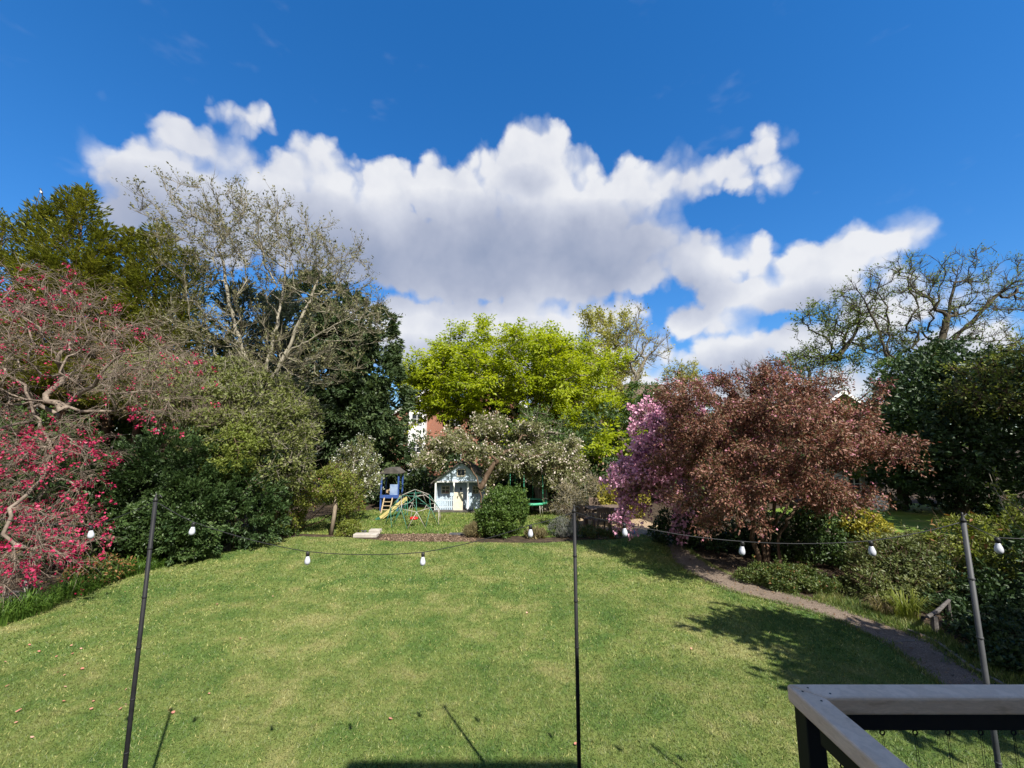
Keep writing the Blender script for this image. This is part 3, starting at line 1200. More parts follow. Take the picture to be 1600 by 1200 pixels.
# the house the photograph is taken from stands behind the camera and shades the deck
hr = empty('garden_house', (0, -1.2, 0), 'unseen house behind the viewer, whitened to bounce light, that throws the shade along the lawn edge', 'house')
MB().box((0, -4.5, 3.0), (24, 9, 6.0)).build('wall', MATS['white_paint'], hr)  # white chosen to bounce light onto the shaded rail
MB().prism([(-12.4, .45, 5.95), (-12.4, -4.5, 8.6), (-12.4, -9.4, 5.95), (-12.4, -9.4, 5.8), (-12.4, .45, 5.8)], (24.8, 0, 0)).build('roof', MATS['roof_slate'], hr)
MB().box((3.2, -1.8, 6.76), (2.5, 4.1, 1.6)).build('dormer', MATS['white_paint'], hr)
for x in (-8, -4, 4, 8):
    window(hr, x, .05, 4.3, 1.3, 1.3)

# ------------------------------------------------------------------ deck and handrail in the near right corner
mat('handrail_wood', [(.30, (.60, .43, .30)), (.43, (.80, .60, .44)), (.5, (.72, .54, .40)), (.58, (.84, .64, .48)), (.72, (.70, .52, .38))], 2.6, .75, .08, .003, 30, stretch=(5, 5, 26))
mat('black_steel', [(.3, (.008, .008, .008)), (.7, (.014, .014, .014))], 6, .55, .25, .001, 60)
mat('deck_board', [(.3, (.16, .12, .09)), (.7, (.27, .21, .16))], 3, .8, .2, .006, 30, stretch=(8, 1, 8))
RX, RY, RZ = 0.739, 1.205, 2.85
rail = empty('balustrade', (RX, RY, 1.75), 'timber topped black balustrade round the deck in the near right corner', 'balustrade')
wd, th = 0.062, 0.042
m = MB()
zb = RZ - th - 1.75
m.prism([(0, 0, zb), (wd, -wd, zb), (4.3, -wd, zb), (4.3, 0, zb)], (0, 0, th))
m.build('handrail', MATS['handrail_wood'], rail, bevel=0.006)
m = MB()
m.prism([(0, -.0008, zb), (0, -2.4, zb), (wd, -2.4, zb), (wd, -wd - .0008, zb)], (0, 0, th))
m.build('handrail', MATS['handrail_wood'], rail, bevel=0.006)
for (x, y) in ((.020, -.036), (.040, -.075), (.045, -.020), (.085, -.045), (.031, -.62), (.75, -.031), (1.5, -.031)):
    MB().lathe([(.0026, 0), (.0026, .0008)], 8, (x, y, zb + th)).build('screw', MATS['black_steel'], rail)
m = MB()
m.box((2.2, -.031, zb - .021), (4.15, .04, .04))
m.build('top_bar', MATS['black_steel'], rail, bevel=0.002)
m = MB()
m.box((.031, -1.25, zb - .021), (.04, 2.3, .04))
m.build('top_bar', MATS['black_steel'], rail, bevel=0.002)
for (x, y) in ((.033, -.033), (1.45, -.033), (2.9, -.033), (.033, -1.2)):
    MB().box((x, y, (zb - .003) / 2), (.046, .046, zb - .003)).build('post', MATS['black_steel'], rail, bevel=0.003)
m = MB()
m.box((2.2, -.031, .08), (4.1, .035, .035)).build('bottom_bar', MATS['black_steel'], rail)
m = MB()
m.box((.031, -1.25, .08), (.035, 2.3, .035)).build('bottom_bar', MATS['black_steel'], rail)


def cable_set(x, y):
    e = MB()
    e.tube([(x, y, zb - .043), (x, y, zb - .052)], .003, 6)
    pts = [(x + .006 * math.cos(a) * (0 if False else 1), y, zb - .058 + .006 * math.sin(a)) for a in [k * math.pi / 4 for k in range(9)]]
    e.tube(pts, .0018, 5, cap=False)
    ey = e.build('eyelet', MATS['black_steel'], rail)
    for s in (-1, 1):
        c = MB()
        c.tube([(x + s * .002, y, zb - .064), (x + s * .008, y, zb - .30), (x + s * .012, y, .095)], .0006, 5)
        c.build('cable', MATS['black_steel'], rail)


for k in range(9):
    cable_set(.135 + k * .085, -.031)
for k in range(6):
    cable_set(.031, -.14 - k * .09)
gm = bpy.data.materials.new('clear_glass')
gm.use_nodes = True
_t = gm.node_tree
_t.nodes.clear()
_N = NT(_t)
_tr = _N.n('ShaderNodeBsdfTransparent')
_tr.inputs[0].default_value = (.93, .96, .95, 1)
_gl = _N.n('ShaderNodeBsdfGlossy')
_gl.inputs['Roughness'].default_value = 0.02
_fr = _N.n('ShaderNodeLayerWeight')
_fr.inputs[0].default_value = 0.5
_mx = _N.n('ShaderNodeMixShader')
_t.links.new(_N.m('MULTIPLY_ADD', _N.m('POWER', _fr.outputs['Facing'], 4.0), 0.5, 0.035), _mx.inputs[0])
_t.links.new(_tr.outputs[0], _mx.inputs[1])
_t.links.new(_gl.outputs[0], _mx.inputs[2])
_o = _N.n('ShaderNodeOutputMaterial')
_t.links.new(_mx.outputs[0], _o.inputs[0])
MATS['clear_glass'] = gm
MB().box((2.2, -.012, (zb - .05) / 2 + .06), (4.1, .008, zb - .16)).build('glass_panel', gm, rail)
deck = empty('deck', (RX, 1.205, 0), 'raised timber deck under the balustrade', 'deck')
for k in range(16):
    MB().box((2.15, -.07 - k * .145, 1.735), (4.3, .138, .028)).build('board', MATS['deck_board'], deck)
for (x, y) in ((.1, -.1), (4.2, -.1), (.1, -2.2), (4.2, -2.2)):
    MB().box((x, y, .86), (.1, .1, 1.718)).build('post', MATS['deck_board'], deck)


# ================================================================== TREES
def tree(name, label, base, stems, ells, n_attr, bark, r_base, r_tip=0.008, bf=0.3, gnarl=0.06, cut=0.5, twig=None, leaf=None, group=None, shell=0.5, rng=None,
         flare=0.25, more=None, maxcnt=8, cat='tree', wts=None, rmin=0.0, twig_mat=None):
    """twig: (per metre, len lo, len hi, radius, spread, lift, bend lift); leaf: dict(mat, k, size, aspect, off, flat, droop)."""
    rng = rng or seeded(label)
    root = empty(name, base, label, cat, group)
    at = sample_ell(ells, n_attr, rng, shell, wts=wts)
    P, par = skeleton(stems, at, bf, rng=rng)
    P, par = refine(P, par, gnarl, rng, cut)
    o, R, cnt = limbs('trunk', P, par, r_tip, r_base, MATS[bark], root, flare, rmin)
    if twig is None:
        return root
    pm, l0, l1, rad, spread, lift, bl = twig
    b, d = tip_points(P, par, cnt, maxcnt, pm, rng)
    n = len(b)
    gt = Geo()
    dd = unit(d + rdir(n, rng) * spread + np.array([0, 0, lift]))
    bend = rdir(n, rng) * 0.35 + np.array([0, 0, bl])
    mid, d1, tip, d2 = add_twigs(gt, b, dd, rng.uniform(l0, l1, n), rad, bend, rng)
    tw = gt.build('twigs', MATS[twig_mat or bark], root, origin=base)
    tw['kind'] = 'stuff'
    for lf in ([leaf] if isinstance(leaf, dict) else (leaf or [])):
        k = lf.get('k', 5)
        sel = np.arange(n)
        if 'zone' in lf:
            sel = sel[lf['zone'](tip)]
        if 'frac' in lf:
            sel = sel[rng.random(len(sel)) < lf['frac']]
        if not len(sel):
            continue
        bb, mm, tt = b[sel], mid[sel], tip[sel]
        if 'ball' in lf:      # clusters at the twig ends
            i = np.repeat(np.arange(len(sel)), k)
            u = rdir(len(i), rng)
            p = tt[i] + u * lf['ball'] * rng.uniform(.3, 1, len(i))[:, None]
            ax = u + rdir(len(i), rng) * .6
            nr = u + rdir(len(i), rng) * .5
            tone = rng.random(len(sel))[i]
        else:
            p, tg = along(bb, mm, tt, d1[sel], d2[sel], k, rng, lf.get('lo', .2))
            off = rdir(len(p), rng) * np.array([1, 1, lf.get('offz', 1.0)])
            p = p + off * lf.get('off', 0.05) * rng.random(len(p))[:, None]
            ax = tg * 0.5 + off * 0.8 + np.array([0, 0, lf.get('droop', 0.0)])
            nr = rdir(len(p), rng) * 0.7 + np.array([0, -0.25, lf.get('flat', 0.5)])
            tone = np.repeat(rng.random(len(sel)), k)
        L = lf['size'] * rng.uniform(.6, 1.3, len(p))
        g = Geo()
        add_leaves(g, p, ax, nr, L, L * lf.get('aspect', .55), rnd=np.clip(rng.random(len(p)) * .65 + tone * .35, 0, 1), rng=rng)
        g.build(lf.get('name', 'crown'), MATS[lf['mat']], root, origin=base)
    return root


def conifer(name, label, base, H, R, n_br, n_leaf, leaf, lmat, bark='bark_brown', power=0.75, up0=0.1, up1=0.9, droop=-0.1, aspect=0.26, group=None, rng=None, low=0.03, dome=False, spread=0.30, lean=0.0):
    rng = rng or seeded(label)
    root = empty(name, base, label, 'tree', group)
    b0 = np.array(base, float)
    t = low + (1 - low) * rng.random(n_br) ** 1.15
    t[: n_br // 9] = rng.uniform(0.88, 1.0, n_br // 9)
    prof = np.sqrt(np.maximum(1 - t ** 2.4, 0.004)) if dome else (1 - (t - low) / (1 - low)) ** power + 0.07
    L = R * prof * rng.uniform(0.65, 1.12, n_br)
    az = rng.uniform(0, 2 * math.pi, n_br)
    flip = (np.sin(az) > 0.3) & (rng.random(n_br) < 0.55)
    az = np.where(flip, -az, az)
    up = up0 + (up1 - up0) * t + rng.normal(size=n_br) * 0.12
    h = np.stack([np.cos(az), np.sin(az), np.zeros(n_br)], 1)
    z0 = t * H
    start = b0 + np.stack([lean * t * H, np.zeros(n_br), z0], 1)
    gb = Geo()
    d = h + np.array([0, 0, 1.0]) * up[:, None]
    add_twigs(gb, start, d, L * 1.05, 0.012 + 0.02 * (1 - t) * R / 2, h * 0 + np.array([0, 0, droop]), rng)
    gb.build('limbs', MATS[bark], root, origin=base)['kind'] = 'stuff'
    i = rng.choice(n_br, n_leaf, p=(L ** 1.35) / (L ** 1.35).sum())
    u = rng.random(n_leaf) ** 0.55
    lat = np.stack([-np.sin(az), np.cos(az), np.zeros(n_br)], 1)[i]
    sg = rng.uniform(-1, 1, n_leaf)
    wv = spread * L[i] * (1.05 - u * 0.85) + 0.05
    pos = start[i] + h[i] * (u * L[i])[:, None] + lat * (sg * wv)[:, None]
    pos[:, 2] += (up * L)[i] * u + droop * L[i] * u * u - 0.10 * np.abs(sg) * wv + rng.normal(size=n_leaf) * 0.05
    ax = unit(d)[i] * 0.8 + lat * (np.sign(sg) * 0.55)[:, None] + rdir(n_leaf, rng) * 0.35 + np.array([0, 0, droop])
    nr = np.array([0, 0, 1.0]) + rdir(n_leaf, rng) * 0.6 - h[i] * 0.1
    tone = rng.random(n_br)[i]
    Lf = leaf * rng.uniform(0.6, 1.3, n_leaf)
    g = Geo()
    ok = pos[:, 2] > 0.05
    add_leaves(g, pos[ok], ax[ok], nr[ok], Lf[ok], Lf[ok] * aspect, rnd=np.clip(rng.random(n_leaf) * .55 + tone * .25 + u * .2, 0, 1)[ok], rng=rng)
    g.build('crown', MATS[lmat], root, origin=base)
    m = MB()
    m.tube([(0, 0, -.1), (lean * H * .5, 0, H * .5), (lean * H, 0, H * .99)], [R * .085 + .05, R * .05 + .03, .015], 9)
    m.build('trunk', MATS[bark], root, smooth=True)
    return root


def gp(px, depth, z=0.0):
    return Vector((X(px, depth), depth, z))


def st(*pts):
    return [tuple(p) for p in pts]


# --- far trees and hedges first
D = 30.0
b = gp(800, D)
tree('lime_green_tree', 'large rounded tree in bright lime green spring leaf behind the playhouse', b,
     [st(b, W(800, 690, D), W(790, 640, D), W(770, 590, D)), st(W(800, 690, D), W(830, 640, D), W(860, 580, D)), st(W(800, 690, D), W(750, 650, D), W(700, 610, D))],
     lobe_ells([ell(800, 580, D, 140, 76, 5.5), ell(720, 590, D, 88, 58, 5), ell(885, 590, D, 88, 64, 5), ell(640, 610, D - 1, 36, 30, 2.4), ell(930, 640, D - 1, 62, 60, 4), ell(820, 640, D - 3, 150, 46, 2.5), ell(660, 600, D, 44, 40, 3)], 150, 1.7, .42) + [ell(800, 580, D, 150, 78, 5.5), ell(720, 590, D, 90, 60, 5), ell(885, 595, D, 92, 68, 5), ell(665, 600, D, 48, 44, 3)] * 2 + lobe_ells([ell(925, 690, 23.4, 62, 26, 1.2), ell(945, 650, 24.5, 50, 40, 1.5), ell(622, 650, 26, 16, 36, 1.0)], 26, .9, .4) + lobe_ells([ell(760, 632, 27, 90, 30, 1.2), ell(698, 645, 27, 30, 26, 1.0)], 28, 1.0, .4),
     640, 'bark_grey', .30, .018, .3, .06, .8, (2500, .6, 1.5, .014, .8, .15, -.15),
     dict(mat='leaf_lime', k=42, size=.205, aspect=.6, off=.42, offz=.35, flat=.9, droop=-.15), shell=.38)
D = 38.0
b = gp(955, D)
tree('pale_yellow_tree', 'tall loose tree in pale yellow green leaf behind the lime green tree', b, [st(b, W(955, 640, D), W(950, 560, D), W(955, 500, D))],
     [ell(950, 520, D, 48, 52, 3.2), ell(930, 570, D, 55, 45, 3), ell(965, 590, D, 50, 40, 3)], 170, 'bark_grey', .24, .02, .35, .05, .8, (750, .7, 1.5, .012, .6, .5, .2),
     dict(mat='leaf_yellow_tree', k=16, size=.22, off=.3, flat=.4))
D = 36.0
b = gp(986, D)
tree('bare_grey_tree', 'leafless grey tree with pale trunk standing right of the lime green tree', b, [st(b, W(988, 620, D), W(986, 560, D), W(985, 500, D)), st(W(988, 600, D), W(1010, 560, D), W(1040, 528, D))],
     [ell(995, 530, D, 40, 55, 3), ell(1030, 545, D, 30, 32, 2.5), ell(985, 565, D, 38, 32, 3)], 130, 'bark_grey', .24, .018, .3, .05, .7, (1100, .5, 1.2, .011, .5, .5, .25),
     dict(mat='leaf_yellow_tree', k=2, size=.2, frac=.25))
for i, (px, py, dd, lab) in enumerate(((1180, 585, 58, 'small distant bare tree on the skyline left of the dark slate roof'), (1265, 575, 56, 'small distant bare tree on the skyline behind the dark slate roof'),
                                      (1068, 590, 60, 'small distant yellowish tree on the skyline right of the small white gable'))):
    b = gp(px, dd)
    tree('distant_tree', lab, b, [st(b, W(px, 640, dd), W(px, py, dd))], [ell(px, py, dd, 32, 26, 2.6)], 90, 'bark_dark', .25, .03, .3, .06, .9, (350, .6, 1.4, .016, .6, .4, .2),
         dict(mat='leaf_yellow_tree', k=8, size=.25, off=.2) if i == 2 else None, group='trees on the skyline')
for i, (px, dd, r, rz, lab) in enumerate(((-250, 60, 9, 12, 'far left'), (250, 62, 9, 13, 'behind the golden conifers'), (1500, 58, 9, 10, 'behind the oaks'), (1850, 56, 9, 12, 'far right'))):
    b = gp(px, dd)
    bush('background_tree', 'broad dark background tree ' + lab, 'tree', [np.array([b.x, dd, rz * .55, r, 5, rz * .5])], 2600, .7, 'leaf_hedge_mid', tuple(b), 80, 1.8, stems=1, stem_r=.3, group='trees far behind the gardens')

# dark boundary planting behind the play lawn, one evergreen after another
HEDGE = [(575, 745, 24.5, 52, 60, 'between the tall dark conifer and the blue play tower'), (650, 742, 25.0, 50, 62, 'behind the blue play tower'), (735, 748, 25.0, 52, 52, 'behind the playhouse roof'),
         (815, 745, 25.0, 52, 55, 'behind the trampoline'), (880, 730, 24.0, 45, 62, 'behind the dry stalks'), (945, 712, 24.5, 56, 75, 'between the lime green tree and the pink cherry'), (1020, 700, 25.0, 55, 75, 'behind the pink cherry'),
         (1100, 710, 24.0, 60, 75, 'behind the purple tree, left half'), (1190, 710, 24.0, 60, 75, 'behind the purple tree, middle'), (1285, 700, 24.0, 60, 78, 'behind the purple tree, right half')]
for (px, py, dd, rx, ry, lab) in HEDGE:
    b = gp(px, dd)
    bush('evergreen_shrub', 'tall dark evergreen shrub ' + lab, 'shrub', [ell(px, py, dd, rx, ry, 1.6), ell(px - 12, py + 30, dd - .4, rx * .9, ry * .55, 1.5)], 4600, .20, 'leaf_laurel' if px > 860 else 'leaf_dark_conifer', tuple(b), 90, .5, stem='bark_dark', group='evergreens along the far boundary')
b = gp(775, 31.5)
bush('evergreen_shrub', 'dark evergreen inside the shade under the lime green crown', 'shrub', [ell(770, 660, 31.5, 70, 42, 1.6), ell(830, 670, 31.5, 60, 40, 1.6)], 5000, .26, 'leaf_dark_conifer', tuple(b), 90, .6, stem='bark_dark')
for (px, py, dd, rx, ry, lab) in ((-60, 690, 19.5, 90, 110, 'at the far left edge behind the crimson tree'), (60, 680, 19.5, 90, 110, 'behind the trunk of the crimson tree'), (180, 670, 19.5, 90, 110, 'behind the hanging crimson twigs'), (300, 660, 19.8, 80, 110, 'behind the twiggy green shrubs'), (400, 620, 22.5, 70, 130, 'behind the forking of the bare pale tree')):
    b = gp(px, dd)
    bush('evergreen_shrub', 'tall dark evergreen shrub ' + lab, 'shrub', [ell(px, py, dd, rx, ry, 1.5)], 5200, .22, 'leaf_hedge_mid' if px < 380 else 'leaf_dark_conifer', tuple(b), 90, .55, stem='bark_dark', group='evergreens behind the left border')
b = gp(1010, 27)
bush('green_shrub', 'mid green domed tree right of the lime green tree, under the small white gable', 'tree', [ell(1005, 645, 27, 36, 48, 1.8), ell(1015, 690, 27, 36, 40, 1.8)], 9000, .15, 'leaf_hedge_mid', tuple(b), 110, .42)

# big conifers on the left
D = 24.5
b = gp(540, D)
bush('dark_conifer', 'big dense rounded dark green conifer left of the lime green tree', 'tree',
     [ell(505, 505, D, 62, 68, 2.8), ell(550, 545, D, 66, 82, 2.8), ell(525, 640, D, 100, 100, 3.2), ell(578, 640, D - .3, 54, 100, 2.6), ell(470, 640, D, 62, 110, 2.6), ell(590, 720, D - .4, 44, 50, 2.2)],
     50000, .27, 'leaf_dark_conifer', tuple(b), 560, .5, stem='bark_dark', up=-.2, aspect=.36, stems=1, stem_r=.45, inner=.16, squash=.8, crown='crown', flame=1.25, lift=-.15)
for (px, top, dd, R, lab) in ((352, 452, 19.6, 1.9, 'blue grey pine left of the forking of the bare pale tree'), (418, 470, 20.4, 2.0, 'blue grey pine right of the forking of the bare pale tree')):
    b = gp(px, dd)
    conifer('blue_pine', lab, tuple(b), W(px, top, dd).z, R * 1.15, 180, 12000, .30, 'leaf_blue_pine', 'bark_dark', up0=.1, up1=.9, droop=.05, aspect=.22, group='blue pines', dome=True, low=.2)
GOLD = [(8, 326, 17.2, 1.9, 17000, 'golden conifer cut by the left edge'), (62, 303, 16.8, 1.9, 19000, 'tallest golden conifer with the magpie on its tip'), (-70, 345, 17.6, 2.3, 6000, 'golden conifer beyond the left edge'),
        (104, 352, 17.0, 1.3, 12000, 'slim golden conifer just right of the magpie'), (152, 366, 17.8, 1.7, 15000, 'golden conifer with thin leader, fourth from the left edge'), (202, 356, 17.6, 1.7, 15000, 'golden conifer left of the bare pale tree'), (252, 400, 17.9, 1.9, 15000, 'golden conifer seen through the bare pale branches')]
for (px, top, dd, R, n, lab) in GOLD:
    b = gp(px, dd)
    conifer('golden_conifer', lab, tuple(b), W(px, top, dd).z, R * 1.3, 240, int(n * 1.35), .20, 'leaf_golden_conifer', 'bark_brown', power=.66, up0=.1, up1=1.0, droop=.08, aspect=.29, group='golden conifers', low=.33, spread=.36)

# bare pale tree
D = 15.5
b = gp(398, D)
f0 = W(400, 700, D)
tree('pale_bare_tree', 'tall spreading tree of bare pale branches with a few olive leaves, left', b,
     [st(b, f0, W(385, 640, D), W(345, 580, D), W(302, 520, D - .6), W(285, 420, D - .8)), st(f0, W(395, 600, D), W(362, 490, D + .5), W(335, 340, D + .8)), st(f0, W(410, 600, D + .3), W(440, 470, D + 1), W(450, 370, D + 1.2)),
      st(f0, W(412, 610, D - .4), W(455, 545, D - .8), W(505, 520, D - 1.2), W(570, 478, D - 1.5)), st(f0, W(420, 610, D), W(470, 500, D), W(505, 420, D))],
     [ell(330, 360, D, 110, 105, 2.4), ell(420, 390, D, 105, 90, 2.6), ell(510, 430, D, 80, 90, 2.2), ell(555, 500, D - 1, 55, 62, 1.6), ell(330, 520, D - .6, 110, 75, 2), ell(480, 560, D - 1, 90, 55, 1.8)],
     900, 'bark_pale', .080, .008, .22, .07, .4, (6500, .25, .75, .0065, .6, .4, .3),
     dict(mat='leaf_sparse_olive', k=4, size=.10, frac=.5, lo=.6, off=.05, aspect=.5), shell=.55, maxcnt=6, twig_mat='twig_olive')

# shrubs along the left border, back row then front row
b = gp(420, 15.3)
bush('twiggy_green_shrub', 'tall twiggy light green shrub under the bare pale tree', 'shrub', [ell(400, 640, 15, 70, 62, 1.6), ell(445, 660, 15, 48, 55, 1.4), ell(360, 610, 15, 60, 50, 1.4), ell(430, 715, 14.8, 58, 55, 1.2)],
     17000, .11, 'leaf_twiggy', tuple(b), 260, .30, stem='bark_pale', twig=2600, inner=.03, out=.5, face=.75)
b = gp(300, 14.4)
bush('twiggy_green_shrub', 'twiggy greenish shrub behind the hanging crimson branches', 'shrub', [ell(300, 620, 14.2, 75, 55, 1.4), ell(250, 600, 14.2, 70, 50, 1.4), ell(340, 680, 14.0, 50, 55, 1.2)],
     15000, .10, 'leaf_twiggy', tuple(b), 220, .28, stem='bark_weep', twig=2800, inner=.03, out=.5)
b = gp(375, 13.9)
bush('spring_green_shrub', 'fresh yellow green shrub rising above the dark yew hedge', 'shrub', [ell(375, 700, 13.6, 32, 34, .8), ell(355, 725, 13.4, 30, 24, .7)], 5000, .085, 'leaf_spring', tuple(b), 80, .2, stem='bark_brown')
b = gp(385, 14.2)
bush('yew_shrub', 'very dark yew shrub at the far end of the left border', 'shrub', [ell(375, 770, 14, 48, 68, 1.2), ell(330, 760, 13.6, 45, 75, 1.2), ell(410, 800, 14.3, 26, 36, .8)], 19000, .11, 'leaf_yew', tuple(b), 300, .22, stem='bark_dark', aspect=.38, flame=1.6, lift=.15)
b = gp(255, 12.8)
bush('yew_shrub', 'dark green yew shrub behind the leaning left pole', 'shrub', [ell(265, 745, 12.8, 62, 68, 1.2), ell(210, 760, 12.6, 50, 60, 1.0), ell(300, 800, 12.7, 45, 60, 1.0)], 18000, .105, 'leaf_yew', tuple(b), 300, .21, stem='bark_dark', aspect=.42, flame=1.6, lift=.15)
b = gp(245, 12.5)
bush('laurel_shrub', 'glossy laurel with paler leaves right behind the left pole', 'shrub', [ell(262, 808, 12.3, 46, 42, .7), ell(215, 828, 12.2, 46, 38, .7), ell(295, 838, 12.6, 42, 28, .6)], 15000, .105, 'leaf_laurel', tuple(b), 170, .24)
b = gp(140, 11.9)
bush('laurel_shrub', 'dark laurel behind the lower crimson blossom', 'shrub', [ell(150, 830, 11.9, 55, 60, .9), ell(80, 810, 12.0, 60, 70, .9), ell(180, 770, 12.2, 45, 50, .9), ell(10, 800, 12.2, 60, 80, .9)], 13000, .115, 'leaf_laurel', tuple(b), 220, .25)
b = gp(20, 13.5)
bush('spring_green_shrub', 'yellow green shrub behind the crimson tree at the left edge', 'shrub', [ell(20, 690, 13.5, 55, 50, 1), ell(100, 700, 13.8, 60, 60, 1), ell(-60, 690, 13.5, 60, 70, 1)], 7000, .11, 'leaf_hedge_mid', tuple(b), 150, .26, stem='bark_brown')

# weeping crimson tree
D = 10.5
b = G(-8, 908)
wb = b
bloom_low = W(60, 780, 10.2)


def z_low(t):
    q = (t - np.array(W(70, 790, 10.1))) / np.array([1.6, 1.5, 2.1])
    q2 = (t - np.array(W(75, 850, 9.0))) / np.array([1.3, 1.0, 1.1])
    return (np.linalg.norm(q, axis=1) < 1.0) | (np.linalg.norm(q2, axis=1) < 1.0)


def z_spots(t):
    c = [W(225, 665, 9.9), W(265, 680, 9.8), W(95, 430, 10.0), W(10, 450, 10), W(205, 490, 10), W(120, 690, 9.6), W(60, 480, 9.6), W(330, 560, 10.5)]
    ok = np.zeros(len(t), bool)
    for q in c:
        ok |= np.linalg.norm(t - np.array(q), axis=1) < 0.62
    return ok


crim = tree('weeping_crimson_tree', 'weeping crab apple with crimson blossom and tangled grey twigs, left foreground', b,
     [st(b, W(20, 858, 10.8), W(45, 815, 10.7), W(78, 770, 10.6), W(84, 700, 10.5), W(108, 620, 10.5), W(130, 540, 10.4)), st(W(84, 700, 10.5), W(40, 610, 10.4), W(-30, 540, 10.2)), st(W(100, 640, 10.5), W(180, 560, 10.3), W(260, 540, 10.2), W(310, 590, 10.1))],
     [ell(110, 540, D, 190, 100, 1.9), ell(60, 480, D, 120, 80, 1.6), ell(235, 600, D - .2, 90, 75, 1.4), ell(80, 690, D - .3, 130, 80, 1.3), ell(70, 800, D - .4, 95, 105, 1.1), ell(-60, 640, D, 110, 150, 1.5), ell(75, 850, 8.9, 80, 70, .7), ell(20, 880, 9.0, 70, 60, .7)],
     900, 'bark_weep', .12, .0055, .25, .12, .35, (7000, .25, .8, .0044, .85, -.15, -.85),
     [dict(mat='blossom_crimson', name='blossom', k=11, size=.062, aspect=.8, ball=.062, zone=z_low, frac=.22),
      dict(mat='blossom_crimson', name='blossom', k=10, size=.058, aspect=.8, ball=.058, zone=z_spots, frac=.20),
      dict(mat='blossom_crimson', name='blossom', k=7, size=.05, aspect=.8, ball=.055, frac=.065),
      dict(mat='leaf_crimson_bronze', k=3, size=.05, frac=.3, off=.04)], shell=.6, maxcnt=8)

# small white blossom tree leaning over the play lawn
D = 18.0
b = gp(528, 17.6)
tree('white_blossom_tree', 'small leaning fruit tree with white blossom beside the arch', b, [st(b, W(533, 800, 17.7), W(548, 775, 17.9), W(556, 745, D)), st(W(545, 780, 17.8), W(565, 770, D), W(583, 760, D))],
     [ell(555, 738, D, 42, 34, 1.1), ell(570, 755, D, 30, 24, .9), ell(560, 710, D, 30, 24, .8)], 130, 'bark_grey', .08, .008, .3, .06, .4, (1100, .2, .5, .006, .6, .5, .2),
     [dict(mat='leaf_twiggy', k=6, size=.07, off=.06), dict(mat='blossom_white', name='blossom', k=5, size=.06, ball=.05, frac=.24, aspect=.8)])

# apple tree in front of the playhouse
D = 19.7
b = gp(752, D)
tree('apple_tree', 'spreading apple tree with pale pink blossom leaning over the playhouse', b,
     [st(b, W(752, 775, D), W(748, 755, D), W(735, 725, D), W(715, 700, D)), st(W(750, 762, D), W(765, 735, D), W(790, 705, D)), st(b, W(764, 780, D + .2), W(768, 750, D + .2), W(800, 722, D), W(840, 710, D))],
     lobe_ells([ell(785, 700, D + 1.3, 85, 44, 1.5), ell(712, 690, D + 1.5, 50, 32, 1.3), ell(850, 715, D + .8, 62, 40, 1.6), ell(685, 712, D + 1.4, 34, 20, .9), ell(875, 745, D + .4, 36, 24, 1.2)], 74, .62),
     460, 'bark_brown', .12, .010, .3, .08, .4, (3500, .2, .55, .007, .9, .15, -.1),
     [dict(mat='leaf_apple', k=12, size=.115, off=.11), dict(mat='blossom_apple', name='blossom', k=4, size=.085, ball=.09, frac=.5, aspect=.8)], shell=.42)

# oaks on the right
D = 27.0
b = gp(1325, D)
f0 = W(1322, 640, D)
tree('gnarled_oak', 'gnarled oak with twisted dark limbs, left of the two oaks', b,
     [st(b, f0, W(1312, 590, D), W(1305, 550, D), W(1290, 510, D), W(1285, 480, D)), st(W(1312, 600, D), W(1275, 600, D), W(1240, 585, D), W(1222, 565, D)), st(W(1306, 560, D), W(1335, 525, D), W(1345, 490, D)), st(f0, W(1360, 612, D), W(1390, 570, D), W(1395, 520, D))],
     [ell(1290, 500, D, 50, 35, 2.6), ell(1245, 565, D, 40, 32, 2.2), ell(1340, 500, D, 45, 45, 2.6), ell(1290, 560, D, 60, 40, 2.5), ell(1380, 540, D, 40, 45, 2.4)],
     300, 'bark_dark', .23, .015, .3, .14, .6, (1500, .3, .8, .012, .9, .4, .1), dict(mat='leaf_oak', k=7, size=.15, off=.2, frac=.75), group='oaks on the right')
D = 24.0
b = gp(1440, D)
f0 = W(1440, 640, D)
tree('gnarled_oak', 'larger oak with a wide fan of bare crooked limbs at the right edge', b,
     [st(b, f0, W(1432, 590, D), W(1415, 560, D), W(1440, 510, D), W(1430, 450, D), W(1420, 420, D)), st(W(1432, 590, D), W(1470, 560, D), W(1500, 520, D), W(1550, 470, D), W(1590, 430, D)), st(W(1430, 580, D), W(1390, 570, D), W(1375, 520, D), W(1350, 470, D), W(1335, 445, D)),
      st(W(1440, 600, D), W(1500, 580, D), W(1560, 555, D), W(1640, 500, D)), st(W(1455, 572, D), W(1475, 520, D), W(1490, 450, D), W(1500, 415, D))],
     [ell(1370, 450, D, 60, 45, 3), ell(1440, 430, D, 70, 42, 3), ell(1520, 440, D, 70, 48, 3), ell(1600, 450, D, 60, 60, 3), ell(1440, 490, D, 90, 50, 3), ell(1550, 520, D, 70, 45, 3), ell(1400, 545, D, 60, 40, 2.5)],
     520, 'bark_dark', .21, .014, .28, .13, .6, (3400, .3, .75, .012, .8, .4, .15), dict(mat='leaf_oak', k=4, size=.11, off=.12, frac=.45), group='oaks on the right')

